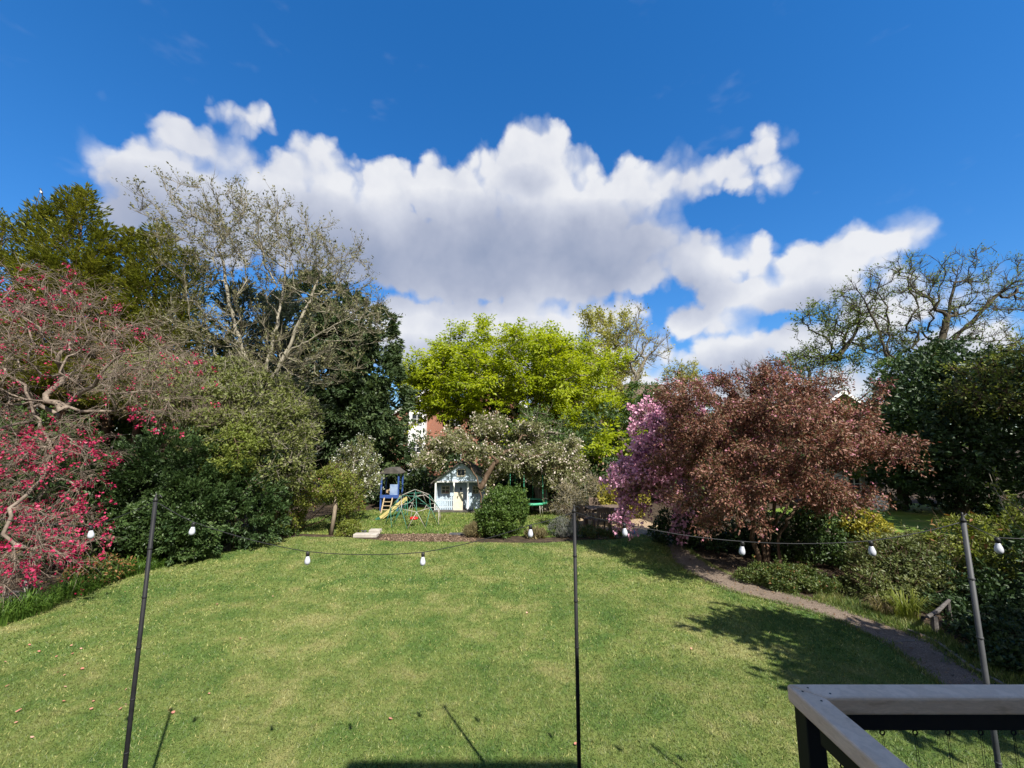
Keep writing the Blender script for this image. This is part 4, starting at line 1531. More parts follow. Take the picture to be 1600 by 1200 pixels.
# dark ivy-green masses on the right
D = 19.5
b = gp(1500, D)
bush('dark_holm_oak', 'great dark evergreen tree filling the right edge behind the neighbouring lawn', 'tree',
     [ell(1500, 640, D, 110, 85, 3), ell(1440, 690, D - .3, 70, 70, 2.4), ell(1580, 620, D, 80, 85, 3), ell(1560, 730, D, 110, 70, 3), ell(1445, 755, D + 1.5, 75, 55, 2.0), ell(1660, 660, D, 80, 130, 3), ell(1480, 580, D + .6, 60, 40, 2)],
     36000, .20, 'leaf_ivy', tuple(b), 480, .52, stem='bark_dark', stems=3, stem_r=.3, inner=.12, crown='crown')
D = 21.5
b = gp(1405, D)
bush('ivy_clad_tree', 'brighter green ivy clad tree under the oak, right of the purple tree', 'tree', [ell(1410, 610, D, 38, 52, 1.7), ell(1390, 660, D, 38, 50, 1.7), ell(1440, 575, D, 30, 30, 1.4), ell(1360, 690, D, 45, 60, 1.6)],
     13000, .16, 'leaf_hedge_mid', tuple(b), 150, .42, stem='bark_dark', stems=2, stem_r=.2, crown='crown')
D = 17.0
b = gp(1660, D)
tree('yellowing_tree', 'twiggy yellow green tree reaching in at the right edge below the oak', b, [st(b, W(1650, 640, D), W(1600, 590, D), W(1540, 575, D)), st(W(1650, 640, D), W(1600, 630, D), W(1530, 625, D)), st(W(1650, 640, D), W(1640, 560, D))],
     [ell(1560, 590, D, 75, 36, 1.6), ell(1530, 625, D, 60, 34, 1.4), ell(1620, 570, D, 60, 50, 1.8)], 170, 'bark_brown', .14, .01, .3, .1, .4, (1400, .3, .8, .008, .8, 0, -.2), dict(mat='leaf_climber', k=7, size=.12, off=.15, frac=.7))

# pink cherry
D = 14.8
D = 13.6
b = gp(1060, D)
tree('pink_cherry', 'pink cherry in double blossom, left of and behind the purple tree', b, [st(b, W(1065, 800, D), W(1050, 740, D), W(1030, 690, D)), st(W(1060, 780, D), W(1010, 760, D), W(985, 770, D)), st(W(1050, 740, D), W(1090, 660, D), W(1100, 610, D))],
     lobe_ells([ell(1020, 695, D, 40, 58, 1.0), ell(1000, 755, D, 40, 44, .9), ell(980, 798, D - .3, 32, 20, .6), ell(1040, 665, D, 40, 44, 1.0), ell(1040, 740, D, 50, 50, .9)], 50, .34, .7),
     330, 'bark_grey', .13, .009, .3, .08, .4, (2400, .2, .5, .007, .8, .2, -.2),
     [dict(mat='blossom_cherry', name='blossom', k=9, size=.095, ball=.09, frac=.72, aspect=.9), dict(mat='leaf_crimson_bronze', k=3, size=.07, off=.06)], shell=.45)

# purple leaved crab apple, the big tree on the right
D = 11.6
b = G(1203, 890)
stems = []
for (dx, tx, ty, td) in ((-22, 1090, 700, D - .6), (-9, 1160, 680, D + .4), (3, 1215, 660, D - .3), (12, 1270, 690, D + .2), (18, 1340, 710, D - .4)):
    q = b + Vector((dx * .011, RNG.normal() * .12, 0))
    m_ = W(1203 + dx * 1.25, 810, D)
    stems.append(st(q, (q.x * .45 + m_.x * .55, q.y, 1.0), (m_.x, m_.y, m_.z), W((1203 + tx) / 2 + dx * .3, 765, D), W(tx, ty, td)))
tree('purple_crab_apple', 'wide purple leaved crab apple with several slender trunks, right of the lawn', b, stems,
     lobe_ells([ell(1190, 690, D, 135, 92, 2.5), ell(1120, 735, D - .3, 92, 66, 2.1), ell(1270, 715, D, 95, 78, 2.3), ell(1095, 795, D - .8, 66, 40, 1.2), ell(1335, 695, D, 50, 38, 1.4), ell(1300, 755, D - .5, 58, 34, 1.3), ell(1210, 742, D - 1.6, 120, 48, .8), ell(1085, 680, D, 42, 46, 1.2), ell(1120, 625, D, 75, 44, 1.5), ell(1165, 620, D, 60, 40, 1.5), ell(1230, 608, D, 60, 32, 1.4)], 150, .62, .5) +
     lobe_ells([ell(1200, 620, D, 190, 48, 1.6), ell(1085, 640, D, 40, 50, 1.0), ell(1368, 690, D, 36, 30, .8)], 34, .26, 1.2),
     760, 'bark_brown', .062, .006, .3, .07, .35, (7500, .2, .5, .0055, .9, .15, -.25),
     [dict(mat='leaf_red', k=10, size=.078, off=.085, flat=.5, droop=-.25, aspect=.46), dict(mat='leaf_red_olive', name='young_leaves', k=3, size=.07, off=.07, droop=-.2, aspect=.45), dict(mat='blossom_rose', name='blossom', k=4, size=.055, ball=.05, frac=.10, aspect=.8)],
     shell=.42, flare=.5)

# shrubs at the right of the path
b = gp(1290, 12.9)
bush('dark_green_shrub', 'dark green shrub behind the purple tree trunks', 'shrub', [ell(1285, 845, 12.6, 50, 48, .9), ell(1235, 850, 13.0, 50, 50, .9), ell(1300, 880, 12.2, 40, 34, .7), ell(1330, 830, 12.8, 36, 40, .8)], 11000, .095, 'leaf_laurel', tuple(b), 190, .24)
b = gp(1120, 14.0)
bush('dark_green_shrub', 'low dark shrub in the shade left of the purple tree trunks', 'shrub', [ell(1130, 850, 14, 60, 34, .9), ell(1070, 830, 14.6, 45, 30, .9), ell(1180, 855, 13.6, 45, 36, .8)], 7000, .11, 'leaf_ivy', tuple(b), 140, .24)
b = gp(1350, 12.0)
bush('yellow_leaved_shrub', 'yellow leaved shrub beside the dark shrub, under the purple crown', 'shrub', [ell(1352, 828, 12, 26, 28, .45), ell(1362, 858, 11.9, 20, 26, .4)], 2600, .10, 'leaf_yellow_shrub', tuple(b), 55, .16)
b = gp(1420, 10.0)
bush('cotoneaster', 'broad arching small leaved shrub left of the right pole', 'shrub', [ell(1405, 890, 10.2, 66, 46, .9), ell(1440, 868, 10.4, 60, 26, .8), ell(1380, 920, 9.9, 50, 36, .7), ell(1450, 920, 9.7, 58, 42, .7)], 22000, .066, 'leaf_cotoneaster', tuple(b), 330, .19, up=.1, twig=500, squash=.55, flat=.5)
b = gp(1560, 9.6)
bush('mahonia', 'coarse leaved shrub with yellow and rusty leaves behind the right pole', 'shrub', [ell(1530, 850, 9.9, 60, 34, .7), ell(1570, 890, 9.4, 70, 48, .8), ell(1620, 850, 9.4, 50, 50, .8), ell(1520, 910, 9.6, 50, 44, .7)],
     12000, .10, 'leaf_climber', tuple(b), 150, .23, aspect=.34, twig=250, extra=[('leaf_rust', 'rusty_leaves', 260, .12, .4)], squash=.55, flat=.5)
b = gp(1590, 8.6)
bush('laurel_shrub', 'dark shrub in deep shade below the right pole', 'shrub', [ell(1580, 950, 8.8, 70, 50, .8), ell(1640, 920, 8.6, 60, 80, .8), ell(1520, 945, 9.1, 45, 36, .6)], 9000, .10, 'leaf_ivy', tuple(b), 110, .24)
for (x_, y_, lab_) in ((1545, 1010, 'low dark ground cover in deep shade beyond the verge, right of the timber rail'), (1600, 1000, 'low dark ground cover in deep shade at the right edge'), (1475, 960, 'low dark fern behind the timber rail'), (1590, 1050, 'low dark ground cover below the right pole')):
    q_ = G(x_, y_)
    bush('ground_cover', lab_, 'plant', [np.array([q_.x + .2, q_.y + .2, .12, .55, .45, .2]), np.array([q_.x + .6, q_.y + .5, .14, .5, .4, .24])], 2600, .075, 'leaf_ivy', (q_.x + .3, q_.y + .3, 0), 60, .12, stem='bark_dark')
b = gp(1237, 10.9)
bush('low_azalea', 'low rounded shrub spilling over the path at the foot of the purple tree', 'shrub', [ell(1240, 914, 10.45, 54, 25, .5), ell(1200, 905, 10.8, 42, 18, .45), ell(1278, 925, 10.15, 34, 18, .35)], 11000, .055, 'leaf_azalea', tuple(b), 190, .12, extra=[('leaf_rust', 'rusty_leaves', 120, .06, .5)])

# round clipped bush and the small plants along the far bed
D = 15.9
b = gp(786, D)
bush('round_bush', 'rounded bright green bush standing at the far edge of the lawn', 'shrub', [ell(786, 805, D, 35, 38, .85), ell(800, 790, D, 24, 24, .6), ell(772, 815, D - .1, 26, 26, .6)], 11000, .10, 'leaf_box', tuple(b), 230, .15, aspect=.42, up=.4)
b = gp(890, 17.4)
bush('dry_stalk_shrub', 'tall buff shrub of dry stalks left of the garden table', 'shrub', [ell(888, 788, 17.4, 20, 30, .6), ell(912, 768, 19.5, 26, 26, .6), ell(882, 806, 17, 17, 20, .5)], 4200, .075, 'leaf_dry', tuple(b), 110, .26, stem='bark_pale', twig=900, inner=0, stems=9, stem_r=.012)
b = gp(965, 19.0)
bush('golden_shrub', 'golden green shrub behind the garden table', 'shrub', [ell(962, 775, 19, 28, 26, .8), ell(985, 770, 19.4, 26, 30, .8)], 5000, .10, 'leaf_yellow_shrub', tuple(b), 80, .26)
b = gp(882, 15.8)
bush('lavender_clump', 'grey green lavender clump left of the middle pole', 'plant', [ell(880, 828, 15.7, 20, 15, .4)], 2600, .085, 'leaf_lavender', tuple(b), 60, .14, aspect=.16, up=1.2, stem='bark_pale')
b = gp(925, 15.7)
bush('low_bed_plant', 'low reddish green plants right of the middle pole before the table', 'plant', [ell(918, 834, 15.6, 22, 10, .3), ell(950, 835, 15.6, 20, 9, .3)], 2600, .06, 'leaf_azalea', tuple(b), 50, .12, extra=[('leaf_rust', 'rusty_leaves', 160, .07, .5)])
b = gp(738, 15.6)
bush('dry_grass_tuft', 'tuft of dry reddish grass left of the round bush', 'plant', [ell(740, 832, 15.6, 12, 11, .3)], 900, .14, 'leaf_dry', tuple(b), 30, .1, aspect=.1, up=1.4)
b = gp(840, 15.5)
bush('dry_grass_tuft', 'tuft of buff grass right of the round bush', 'plant', [ell(838, 838, 15.5, 16, 8, .3)], 900, .13, 'leaf_dry', tuple(b), 30, .1, aspect=.1, up=1.4)
b = gp(545, 15.9)
bush('yellow_flower_plant', 'small yellow green plant at the foot of the leaning arch post', 'plant', [ell(545, 828, 15.9, 16, 12, .35)], 1600, .07, 'leaf_climber', tuple(b), 40, .12)
b = gp(445, 15.8)
bush('low_bed_plant', 'low green plants at the left foot of the arch', 'plant', [ell(448, 836, 15.7, 16, 8, .3), ell(425, 832, 15.9, 18, 10, .35)], 1800, .06, 'leaf_hedge_mid', tuple(b), 40, .12)

# trees out of frame to the right whose shade lies on the lawn corner and the right hand shrubs
b = Vector((9.6, 3.3, 0))
tree('shade_tree', 'tree right of the deck whose shadow lies across the lawn corner', b, [st(b, (9.5, 3.3, 2.0), (9.2, 3.3, 3.6), (8.6, 3.4, 4.6)), st((9.5, 3.3, 2.0), (10.2, 3.0, 4.4))],
     [np.array([8.7, 3.2, 4.4, 2.4, 1.5, 1.1]), np.array([11.6, 2.6, 4.8, 2.2, 1.8, 1.5]), np.array([7.5, 4.1, 5.2, .9, .6, .5]), np.array([8.1, 3.9, 4.7, .9, .6, .6])], 230, 'bark_grey', .14, .01, .3, .06, .5, (1500, .3, .7, .008, .7, .2, 0), dict(mat='leaf_hedge_mid', k=12, size=.22, off=.22))
b = Vector((22.0, 10.5, 0))
bush('shade_conifer', 'tall dark conifer out of view to the right that shades the evergreens', 'tree', [np.array([22, 10.5, 8, 2.6, 2.6, 5.5]), np.array([22, 10.5, 4, 3.4, 3.4, 4.0]), np.array([24.5, 8, 6, 3, 3, 6]), np.array([19.5, 7.5, 4.2, 2.4, 2.4, 3.2])], 6000, .52, 'leaf_dark_conifer', tuple(b), 130, .9, stem='bark_dark', stems=1, stem_r=.3, face=0)

# ================================================================== OBJECTS
# ------------------------------------------------------------------ playhouse
mat('paint_blue', [(.3, (.36, .45, .54)), (.6, (.45, .54, .62)), (.8, (.52, .60, .66))], 4, .6, .3, .003, 30, stretch=(1, 1, 5))
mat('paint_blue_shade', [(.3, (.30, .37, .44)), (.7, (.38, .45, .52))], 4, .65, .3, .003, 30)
mat('paint_cream', [(.3, (.56, .50, .38)), (.7, (.68, .62, .50))], 4, .6, .3, .003, 30)
mat('paint_window', [(.3, (.40, .36, .27)), (.7, (.50, .46, .36))], 5, .6, .3)
mat('felt_roof', [(.3, (.05, .046, .042)), (.55, (.085, .078, .07)), (.75, (.13, .118, .10))], 5, .95, .1, .01, 40)
D = 20.8
px0 = X(678.5, D)
k = mpp(D)
ph = empty('playhouse', (px0, D, 0), 'pale blue wooden playhouse with a porch and cream gate, under the apple tree', 'playhouse')
wid = X(761, D) - px0
zl = (801 - 756) * k + .06
za = (801 - 728) * k + .06
porch = .55


def ux(px):
    return X(px, D) - px0


MB().box((wid / 2, porch / 2 + .55, .05), (wid + .06, 2.2, .1)).build('floor', MATS['felt_roof'], ph)
nb = 12
for i in range(nb):
    h = (zl - .1) / nb
    MB().box((wid / 2, porch + .04, .1 + h * (i + .5)), (wid - .1, .03, h - .004), Matrix.Rotation(math.radians(-6), 3, 'X')).build('board', MATS['paint_blue_shade'], ph)
MB().box((.06, porch / 2 + .7, zl / 2), (.05, 1.9, zl - .1)).build('side_wall', MATS['paint_blue'], ph)
MB().box((wid - .06, porch / 2 + .7, zl / 2), (.05, 1.9, zl - .1)).build('side_wall', MATS['paint_blue'], ph)
ng = 7
for i in range(ng):      # gable boards
    h = (za - zl) / ng
    z0 = zl + h * i
    w0 = wid * (1 - i / ng)
    w1 = wid * (1 - (i + 1) / ng)
    c = wid / 2
    m = MB()
    m.prism([(c - w0 / 2, -.0 - .002 * (i % 2), z0 + .002), (c + w0 / 2, -.0 - .002 * (i % 2), z0 + .002), (c + w1 / 2, .012, z0 + h), (c - w1 / 2, .012, z0 + h)], (0, .03, 0))
    m.build('gable_board', MATS['paint_blue'], ph)
for s in (-1, 1):
    c = wid / 2
    e = (c + s * (wid / 2 + .16), -.16, zl - .13)
    a = (c, -.16, za + .03)
    m = MB()
    m.prism([e, a, (a[0], a[1], a[2] + .07), (e[0], e[1], e[2] + .07)][::s or 1], (0, 2.6, 0))
    m.build('roof', MATS['felt_roof'], ph)
MB().box((wid / 2, -.012, zl - .02), (wid + .02, .05, .07)).build('beam', MATS['white_paint'], ph)
for px in (680.2, 709, 731, 759.5):
    MB().box((ux(px), .01, zl / 2), (.075, .07, zl - .12)).build('porch_post', MATS['white_paint'], ph, bevel=.004)
fence_z = (801 - 772) * k
for (a, b_) in ((681.5, 707), (732.5, 758)):
    x0, x1 = ux(a), ux(b_)
    fn = int((x1 - x0) / .085)
    for i in range(fn):
        x = x0 + (x1 - x0) * (i + .5) / fn
        top = fence_z * (.80 + .08 * math.cos(i * 2.4))
        MB().prism([(x - .03, -.03, .12), (x + .03, -.03, .12), (x + .03, -.03, top - .05), (x, -.03, top), (x - .03, -.03, top - .05)], (0, .018, 0)).build('picket', MATS['paint_blue'], ph)
    MB().box(((x0 + x1) / 2, .005, .25), (x1 - x0, .03, .06)).build('fence_rail', MATS['white_paint'], ph)
    MB().box(((x0 + x1) / 2, .005, fence_z * .62), (x1 - x0, .03, .06)).build('fence_rail', MATS['white_paint'], ph)
MB().box((ux(706), -.02, fence_z * .93), (.18, .03, .16)).build('fence_panel', MATS['paint_blue'], ph)
MB().box((ux(734), -.02, fence_z * .93), (.18, .03, .16)).build('fence_panel', MATS['paint_blue'], ph)
gate = MB().box((ux(716.3), -.035, fence_z * .5 + .06), (ux(723.5) - ux(709.5), .03, fence_z - .06)).build('gate', MATS['paint_cream'], ph, bevel=.004)
MB().box((ux(722.5), -.055, fence_z * .62), (.02, .02, .08)).build('handle', MATS['black_steel'], gate)
door = MB().box((ux(719), porch - .02, zl * .5), (.56, .03, zl * .86)).build('door', MATS['paint_blue_shade'], ph)
MB().lathe([(.0, 0), (.035, .01), (.045, .05), (.035, .12), (.0, .16)], 8, (ux(718), porch - .06, zl * .66)).build('door_plaque', MATS['black_steel'], door)
for (pa, pb) in ((686.5, 700), (736.5, 747)):
    window(ph, ux((pa + pb) / 2), porch - .01, (801 - 769) * k, (pb - pa) * k, 12.5 * k, .035, (1, 1), 'paint_window', .025)
window(ph, ux(720), -.03, (801 - 741) * k, .42, .36, .035, (1, 0), 'paint_window', .02)

# ------------------------------------------------------------------ climbing dome
import bmesh
mat('tube_green', [(.3, (.018, .11, .075)), (.7, (.04, .18, .125))], 8, .4, .5)
mat('tube_grey', [(.3, (.25, .23, .20)), (.7, (.38, .35, .31))], 8, .4, .5)
mat('plastic_red', [(.3, (.58, .015, .015)), (.7, (.70, .03, .025))], 6, .35, .5)
D = 18.0
dome = empty('climbing_dome', (X(648, D), D, 0), 'green and grey tubular climbing dome with a red seat before the playhouse', 'climbing frame')
bm = bmesh.new()
bmesh.ops.create_icosphere(bm, subdivisions=2, radius=1.0)
rotm = Matrix.Rotation(math.radians(31.72), 3, 'Y')
R_ = 1.16
edges = []
for e in bm.edges:
    a, b_ = e.verts[0].co, e.verts[1].co
    if a.z > -.05 and b_.z > -.05:
        edges.append((a.copy(), b_.copy()))
bm.free()
for i, (a, b_) in enumerate(edges):
    f = lambda p: (p.x * R_, p.y * R_, max(p.z, 0) * R_ * 1.2 + .02)
    if a.z < .02 and b_.z < .02:
        continue
    green = (i * 7 + int(a.x * 5)) % 5 < 3
    m = MB()
    m.tube([f(a), f(b_)], .0125, 8)
    m.build('bar', MATS['tube_green' if green else 'tube_grey'], dome, smooth=True)
sx = X(653.5, D) - X(648, D)
seat = MB().lathe([(.0, .30), (.13, .30), (.17, .33), (.17, .37), (.13, .40), (.0, .41)], 16, (sx, -.7, 0)).build('seat', MATS['plastic_red'], dome, smooth=True)
for s in (-.12, .12):
    MB().tube([(sx + s, -.7, .39), (sx * .5 + s * .2, -.3, 1.30)], .006, 5).build('rope', MATS['tube_grey'], seat)

# ------------------------------------------------------------------ blue play tower with slide
mat('paint_blue_shaded', [(.3, (.022, .055, .20)), (.7, (.04, .09, .28))], 5, .5, .4)  # blue darkened to stand in for tree shade on the tower
mat('timber_pale', [(.3, (.30, .225, .13)), (.7, (.45, .35, .22))], 4, .8, .2, .004, 30, stretch=(6, 6, 1))
mat('plastic_yellow', [(.3, (.36, .30, .11)), (.7, (.47, .40, .17))], 3, .45, .4)
mat('tarpaulin', [(.3, (.10, .17, .34)), (.7, (.30, .38, .52))], 3, .7, .3, .01, 12)
D = 21.3
k = mpp(D)
tw = empty('play_tower', (X(612, D), D, 0), 'blue framed play tower with yellow slide left of the playhouse', 'play tower')
hw = 13 * k
for sx_ in (-1, 1):
    for sy in (-.4, .4):
        MB().box((sx_ * hw, sy, .95), (.07, .07, 1.9)).build('post', MATS['paint_blue_shaded'], tw)
MB().box((0, 0, .68), (hw * 2 + .07, .9, .05)).build('platform', MATS['timber_pale'], tw)
MB().box((0, -.46, .74), (hw * 2 + .07, .03, .16)).build('guard_board', MATS['paint_blue_shaded'], tw)
MB().prism([(-hw - .12, -.55, 1.86), (hw + .12, -.55, 1.86), (hw * .5, -.55, 2.12), (-hw * .5, -.55, 2.12)], (0, 1.1, 0)).build('roof', MATS['felt_roof'], tw)
MB().box((hw * .5, -.44, 1.05), (hw * .9, .02, .55)).build('side_sheet', MATS['tarpaulin'], tw)
lad = MB().bar((-.22, -.95, 0), (-.22, -.5, .68), .05, .05).bar((.18, -.95, 0), (.18, -.5, .68), .05, .05).build('ladder', MATS['timber_pale'], tw)
for q in range(3):
    u = .25 + q * .25
    MB().bar((-.24, -.95 + .45 * u, .68 * u), (.2, -.95 + .45 * u, .68 * u), .06, .03).build('rung', MATS['timber_pale'], lad)
for q in range(7):
    MB().box((RNG.uniform(-.3, .1), RNG.uniform(-.2, .2), .72 + RNG.uniform(.02, .3)), (.16, .14, .12), Matrix.Rotation(q, 3, 'Z')).build('crate_lid' if False else 'stored_log', MATS['timber_pale'], tw)
slide = empty('slide', (X(634, 19.6), 19.6, 0), 'yellow slide running down to the left beside the climbing dome', 'slide')
sl = X(597, 18.9) - X(634, 19.6)
a, b_ = Vector((0, 0, .78)), Vector((sl, -.7, .06))
m = MB()
for s in (-1, 0, 1):
    off = Vector((0, s * .2, .05 if s else 0))
    m.bar(a + off, b_ + off, .36 if s == 0 else .04, .03 if s == 0 else .12)
m.build('chute', MATS['plastic_yellow'], slide)
MB().bar(b_ + Vector((.02, 0, -.01)), b_ + Vector((-.22, 0, -.02)), .4, .05).build('foot', MATS['tube_green'], slide)
for s in (-.2, .2):
    MB().tube([(.05, s, 0), (.02, s, .8)], .02, 8).build('leg', MATS['tube_green'], slide)
    MB().tube([(-.35, s * 1.6, 0), (-.02, s, .75)], .02, 8).build('leg', MATS['tube_green'], slide)

# ------------------------------------------------------------------ trampoline
mat('pad_green', [(.3, (.035, .26, .15)), (.7, (.06, .36, .21))], 4, .5, .4)
mat('net_black', [(.3, (.012, .012, .012)), (.7, (.02, .02, .02))], 8, .8, .1)
D = 20.2
tr = empty('trampoline', (X(826, D), D, 0), 'green edged trampoline half hidden behind the round bush', 'trampoline')
rr = X(855, D) - X(826, D)
pts = [(rr * math.cos(a), rr * math.sin(a), .58) for a in [i * math.pi / 14 for i in range(29)]]
MB().tube(pts, .06, 8, cap=False).build('pad', MATS['pad_green'], tr, smooth=True)
MB().lathe([(rr - .05, .55), (rr - .05, .56)], 28).build('mat', MATS['net_black'], tr)
for i in range(6):
    a = i * math.pi / 3 + .25
    c, s = math.cos(a) * (rr - .03), math.sin(a) * (rr - .03)
    MB().tube([(c, s, .55), (c * 1.02, s * 1.02, .03), (c * 1.02 * .82, s * 1.2, .03), (c * .8, s * 1.2, .55)], .02, 6).build('leg', MATS['tube_grey'], tr, smooth=True)
    MB().tube([(c * 1.06, s * 1.06, .4), (c * 1.06, s * 1.06, 1.9)], .014, 8).build('net_pole', MATS['pad_green'], tr, smooth=True)

# thick tree trunk behind the trampoline
b = gp(845, 21.6)
tree('grey_trunk_tree', 'tree with a thick smooth grey trunk behind the trampoline', b, [st(b, (b.x, b.y, 1.4), (b.x - .15, b.y, 2.6))], [np.array([b.x, b.y, 4.2, 1.6, 1.4, 1.2])], 60, 'bark_grey', .34, .02, .3, .06, .5,
     (300, .3, .6, .01, .8, .2, 0), dict(mat='leaf_hedge_mid', k=8, size=.12, off=.14))

# ------------------------------------------------------------------ garden table and chairs on the patio
mat('teak', [(.3, (.085, .06, .045)), (.55, (.15, .11, .085)), (.75, (.23, .18, .145))], 5, .8, .2, .004, 30, stretch=(1, 8, 8))


def garden_table(loc, rz):
    t = empty('garden_table', loc, 'dark slatted wooden garden table on the patio under the pink blossom', 'table', None, rz)
    for i in range(7):
        MB().box((0, -.42 + i * .14, .74), (1.7, .125, .03)).build('slat', MATS['teak'], t)
    for sx_ in (-.72, .72):
        for sy in (-.38, .38):
            MB().box((sx_, sy, .36), (.07, .07, .72)).build('leg', MATS['teak'], t)
    MB().box((0, -.38, .67), (1.38, .03, .09)).build('apron', MATS['teak'], t)
    MB().box((0, .38, .67), (1.38, .03, .09)).build('apron', MATS['teak'], t)


def garden_chair(loc, rz, label):
    t = empty('garden_chair', loc, label, 'chair', 'chairs round the garden table', rz)
    for i in range(4):
        MB().box((0, -.18 + i * .115, .44), (.48, .10, .025)).build('seat_slat', MATS['teak'], t)
    for sx_ in (-.23, .23):
        MB().box((sx_, -.22, .215), (.05, .05, .43)).build('leg', MATS['teak'], t)
        MB().bar((sx_, .23, 0), (sx_, .28, .95), .05, .05).build('leg', MATS['teak'], t)
        MB().box((sx_, 0, .64), (.05, .5, .03)).build('armrest', MATS['teak'], t)
    MB().box((0, .275, .92), (.46, .03, .08)).build('back_rail', MATS['teak'], t)
    for i in range(5):
        MB().bar((-.16 + i * .08, .245, .46), (-.16 + i * .08, .272, .88), .05, .02).build('back_slat', MATS['teak'], t)


tl = gp(945, 17.6)
garden_table(tl, math.radians(14))
garden_chair(gp(915, 16.9), math.radians(115), 'wooden garden chair at the left end of the garden table')
garden_chair(gp(938, 16.4), math.radians(190), 'wooden garden chair before the table, near the middle pole')
garden_chair(gp(962, 16.3), math.radians(172), 'wooden garden chair before the table, under the pink blossom')
garden_chair(gp(932, 18.6), math.radians(10), 'wooden garden chair behind the garden table, with its back pale in the sun')
mat('plastic_blue', [(.3, (.10, .22, .55)), (.7, (.16, .32, .65))], 5, .4, .4)
q = G(990, 834)
o = MB().lathe([(.05, 0), (.06, .02), (.055, .09), (.04, .11), (0, .115)], 12).build('toy_bucket', MATS['plastic_blue'], None, True, loc=(q.x, q.y, .004))
tag(o, 'small blue toy lying on the patio right of the chairs', 'toy')

# ------------------------------------------------------------------ arch with climber, sleepers, log and lamps on the ground
mat('old_post', [(.3, (.15, .115, .085)), (.55, (.26, .21, .16)), (.75, (.36, .30, .24))], 5, .9, .1, .01, 30, stretch=(6, 6, 1))
D = 15.9
arch = empty('garden_arch', tuple(gp(517, D)), 'rustic timber arch with a leaning post over the way to the play lawn', 'arch')
o0 = gp(517, D)


def rel(px, py, dd=D):
    return W(px, py, dd) - o0


pb_ = rel(517, 838)
pb_.z = -.02
MB().tube([pb_, (pb_ + rel(527, 768)) / 2 + Vector((.01, 0, 0)), rel(527, 766)], [.085, .07, .06], 9).build('post', MATS['old_post'], arch, smooth=True)
lb = rel(461, 838)
lb.z = -.02
MB().tube([lb, rel(464, 800), rel(466, 765)], [.09, .075, .06], 9).build('post', MATS['old_post'], arch, smooth=True)
rb = rel(538, 822, D + 1.6)
rb.z = -.02
MB().tube([rb, rel(548, 790, D + 1.6), rel(556, 768, D + 1.6)], [.07, .06, .05], 8).build('post', MATS['old_post'], arch, smooth=True)
MB().tube([rel(444, 769), rel(490, 768), rel(535, 767)], .055, 8).build('beam', MATS['old_post'], arch, smooth=True)
MB().tube([rel(520, 767), rel(548, 769, D + 1.7)], .05, 8).build('beam', MATS['old_post'], arch, smooth=True)
b = gp(463, D + .25)
bush('climbing_rose', 'yellow green climber mounded over the rustic arch', 'climber', [ell(470, 770, D, 36, 26, .7), ell(510, 755, D, 36, 18, .7), ell(540, 768, D + .6, 26, 30, .6), ell(452, 798, D, 22, 28, .6), ell(548, 800, D + 1.3, 15, 24, .4), ell(525, 742, D + .3, 18, 14, .5)],
     10000, .085, 'leaf_climber', tuple(b), 190, .22, stem='bark_brown', inner=.04, twig=350, extra=[('leaf_rust', 'rusty_leaves', 380, .07, .5)])
mat('concrete_pale', [(.3, (.30, .27, .235)), (.7, (.46, .42, .37))], 6, .9, .2, .01, 40)
q = G(570, 840)
slab = MB().box((0, .12, .06), (.85, .3, .12)).build('stone_slab', MATS['concrete_pale'], None, bevel=.015, loc=(q.x, q.y, 0))
tag(slab, 'pale low stone slab at the left end of the bark bed', 'slab')
q = G(585, 834)
slab = MB().box((0, .1, .07), (.42, .3, .14)).build('stone_slab', MATS['concrete_pale'], None, bevel=.015, loc=(q.x, q.y, 0))
tag(slab, 'smaller pale stone block just behind the low slab', 'slab')
mat('slate_dark', [(.3, (.05, .05, .055)), (.7, (.09, .09, .10))], 6, .7, .3, .01, 30)
for (x, y, w, lab) in ((562, 832, .5, 'dark flat stone behind the pale slab'), (718, 836, .75, 'dark flat edging stone at the right end of the bark bed')):
    q = G(x, y)
    o = MB().box((0, 0, .03), (w, .22, .06)).build('edging_stone', MATS['slate_dark'], None, bevel=.012, loc=(q.x, q.y, .008))
    tag(o, lab, 'stone', 'flat stones by the bark bed')
mat('log_grey', [(.3, (.05, .045, .042)), (.55, (.10, .092, .087)), (.75, (.17, .16, .15))], 7, .9, .1, .015, 30, stretch=(1, 5, 5))
q = G(18, 944)
o = MB().tube([(-.75, .05, .12), (-.3, .0, .14), (.1, .02, .13), (.33, -.02, .12)], [.12, .14, .125, .10], 12).build('weathered_log', MATS['log_grey'], None, True, loc=(q.x, q.y, 0))
tag(o, 'grey weathered log lying in the strappy leaves at the left edge', 'log')
q = G(42, 938)
o = MB().prism([(0, 0, 0), (.05, 0, .02), (-.10, 0, .42), (-.17, 0, .36)], (0, .03, 0)).build('garden_spade_blade', MATS['tube_grey'], None, bevel=.004, loc=(q.x, q.y, 0))
o.name = 'metal_stake'
tag(o, 'flat grey metal stake leaning beside the weathered log', 'stake')
q = G(354, 862)
sp = empty('garden_speaker', (q.x, q.y, 0), 'black box shaped garden speaker at the left lawn edge', 'speaker')
MB().box((0, 0, .14), (.24, .2, .24), Matrix.Rotation(.5, 3, 'Z'), .9).build('body', MATS['black_steel'], sp, bevel=.02)
MB().box((.045, -.10, .14), (.17, .015, .17), Matrix.Rotation(.5, 3, 'Z')).build('grille', MATS['net_black'], sp)
MB().box((0, 0, .01), (.16, .14, .02), Matrix.Rotation(.5, 3, 'Z')).build('foot', MATS['black_steel'], sp)

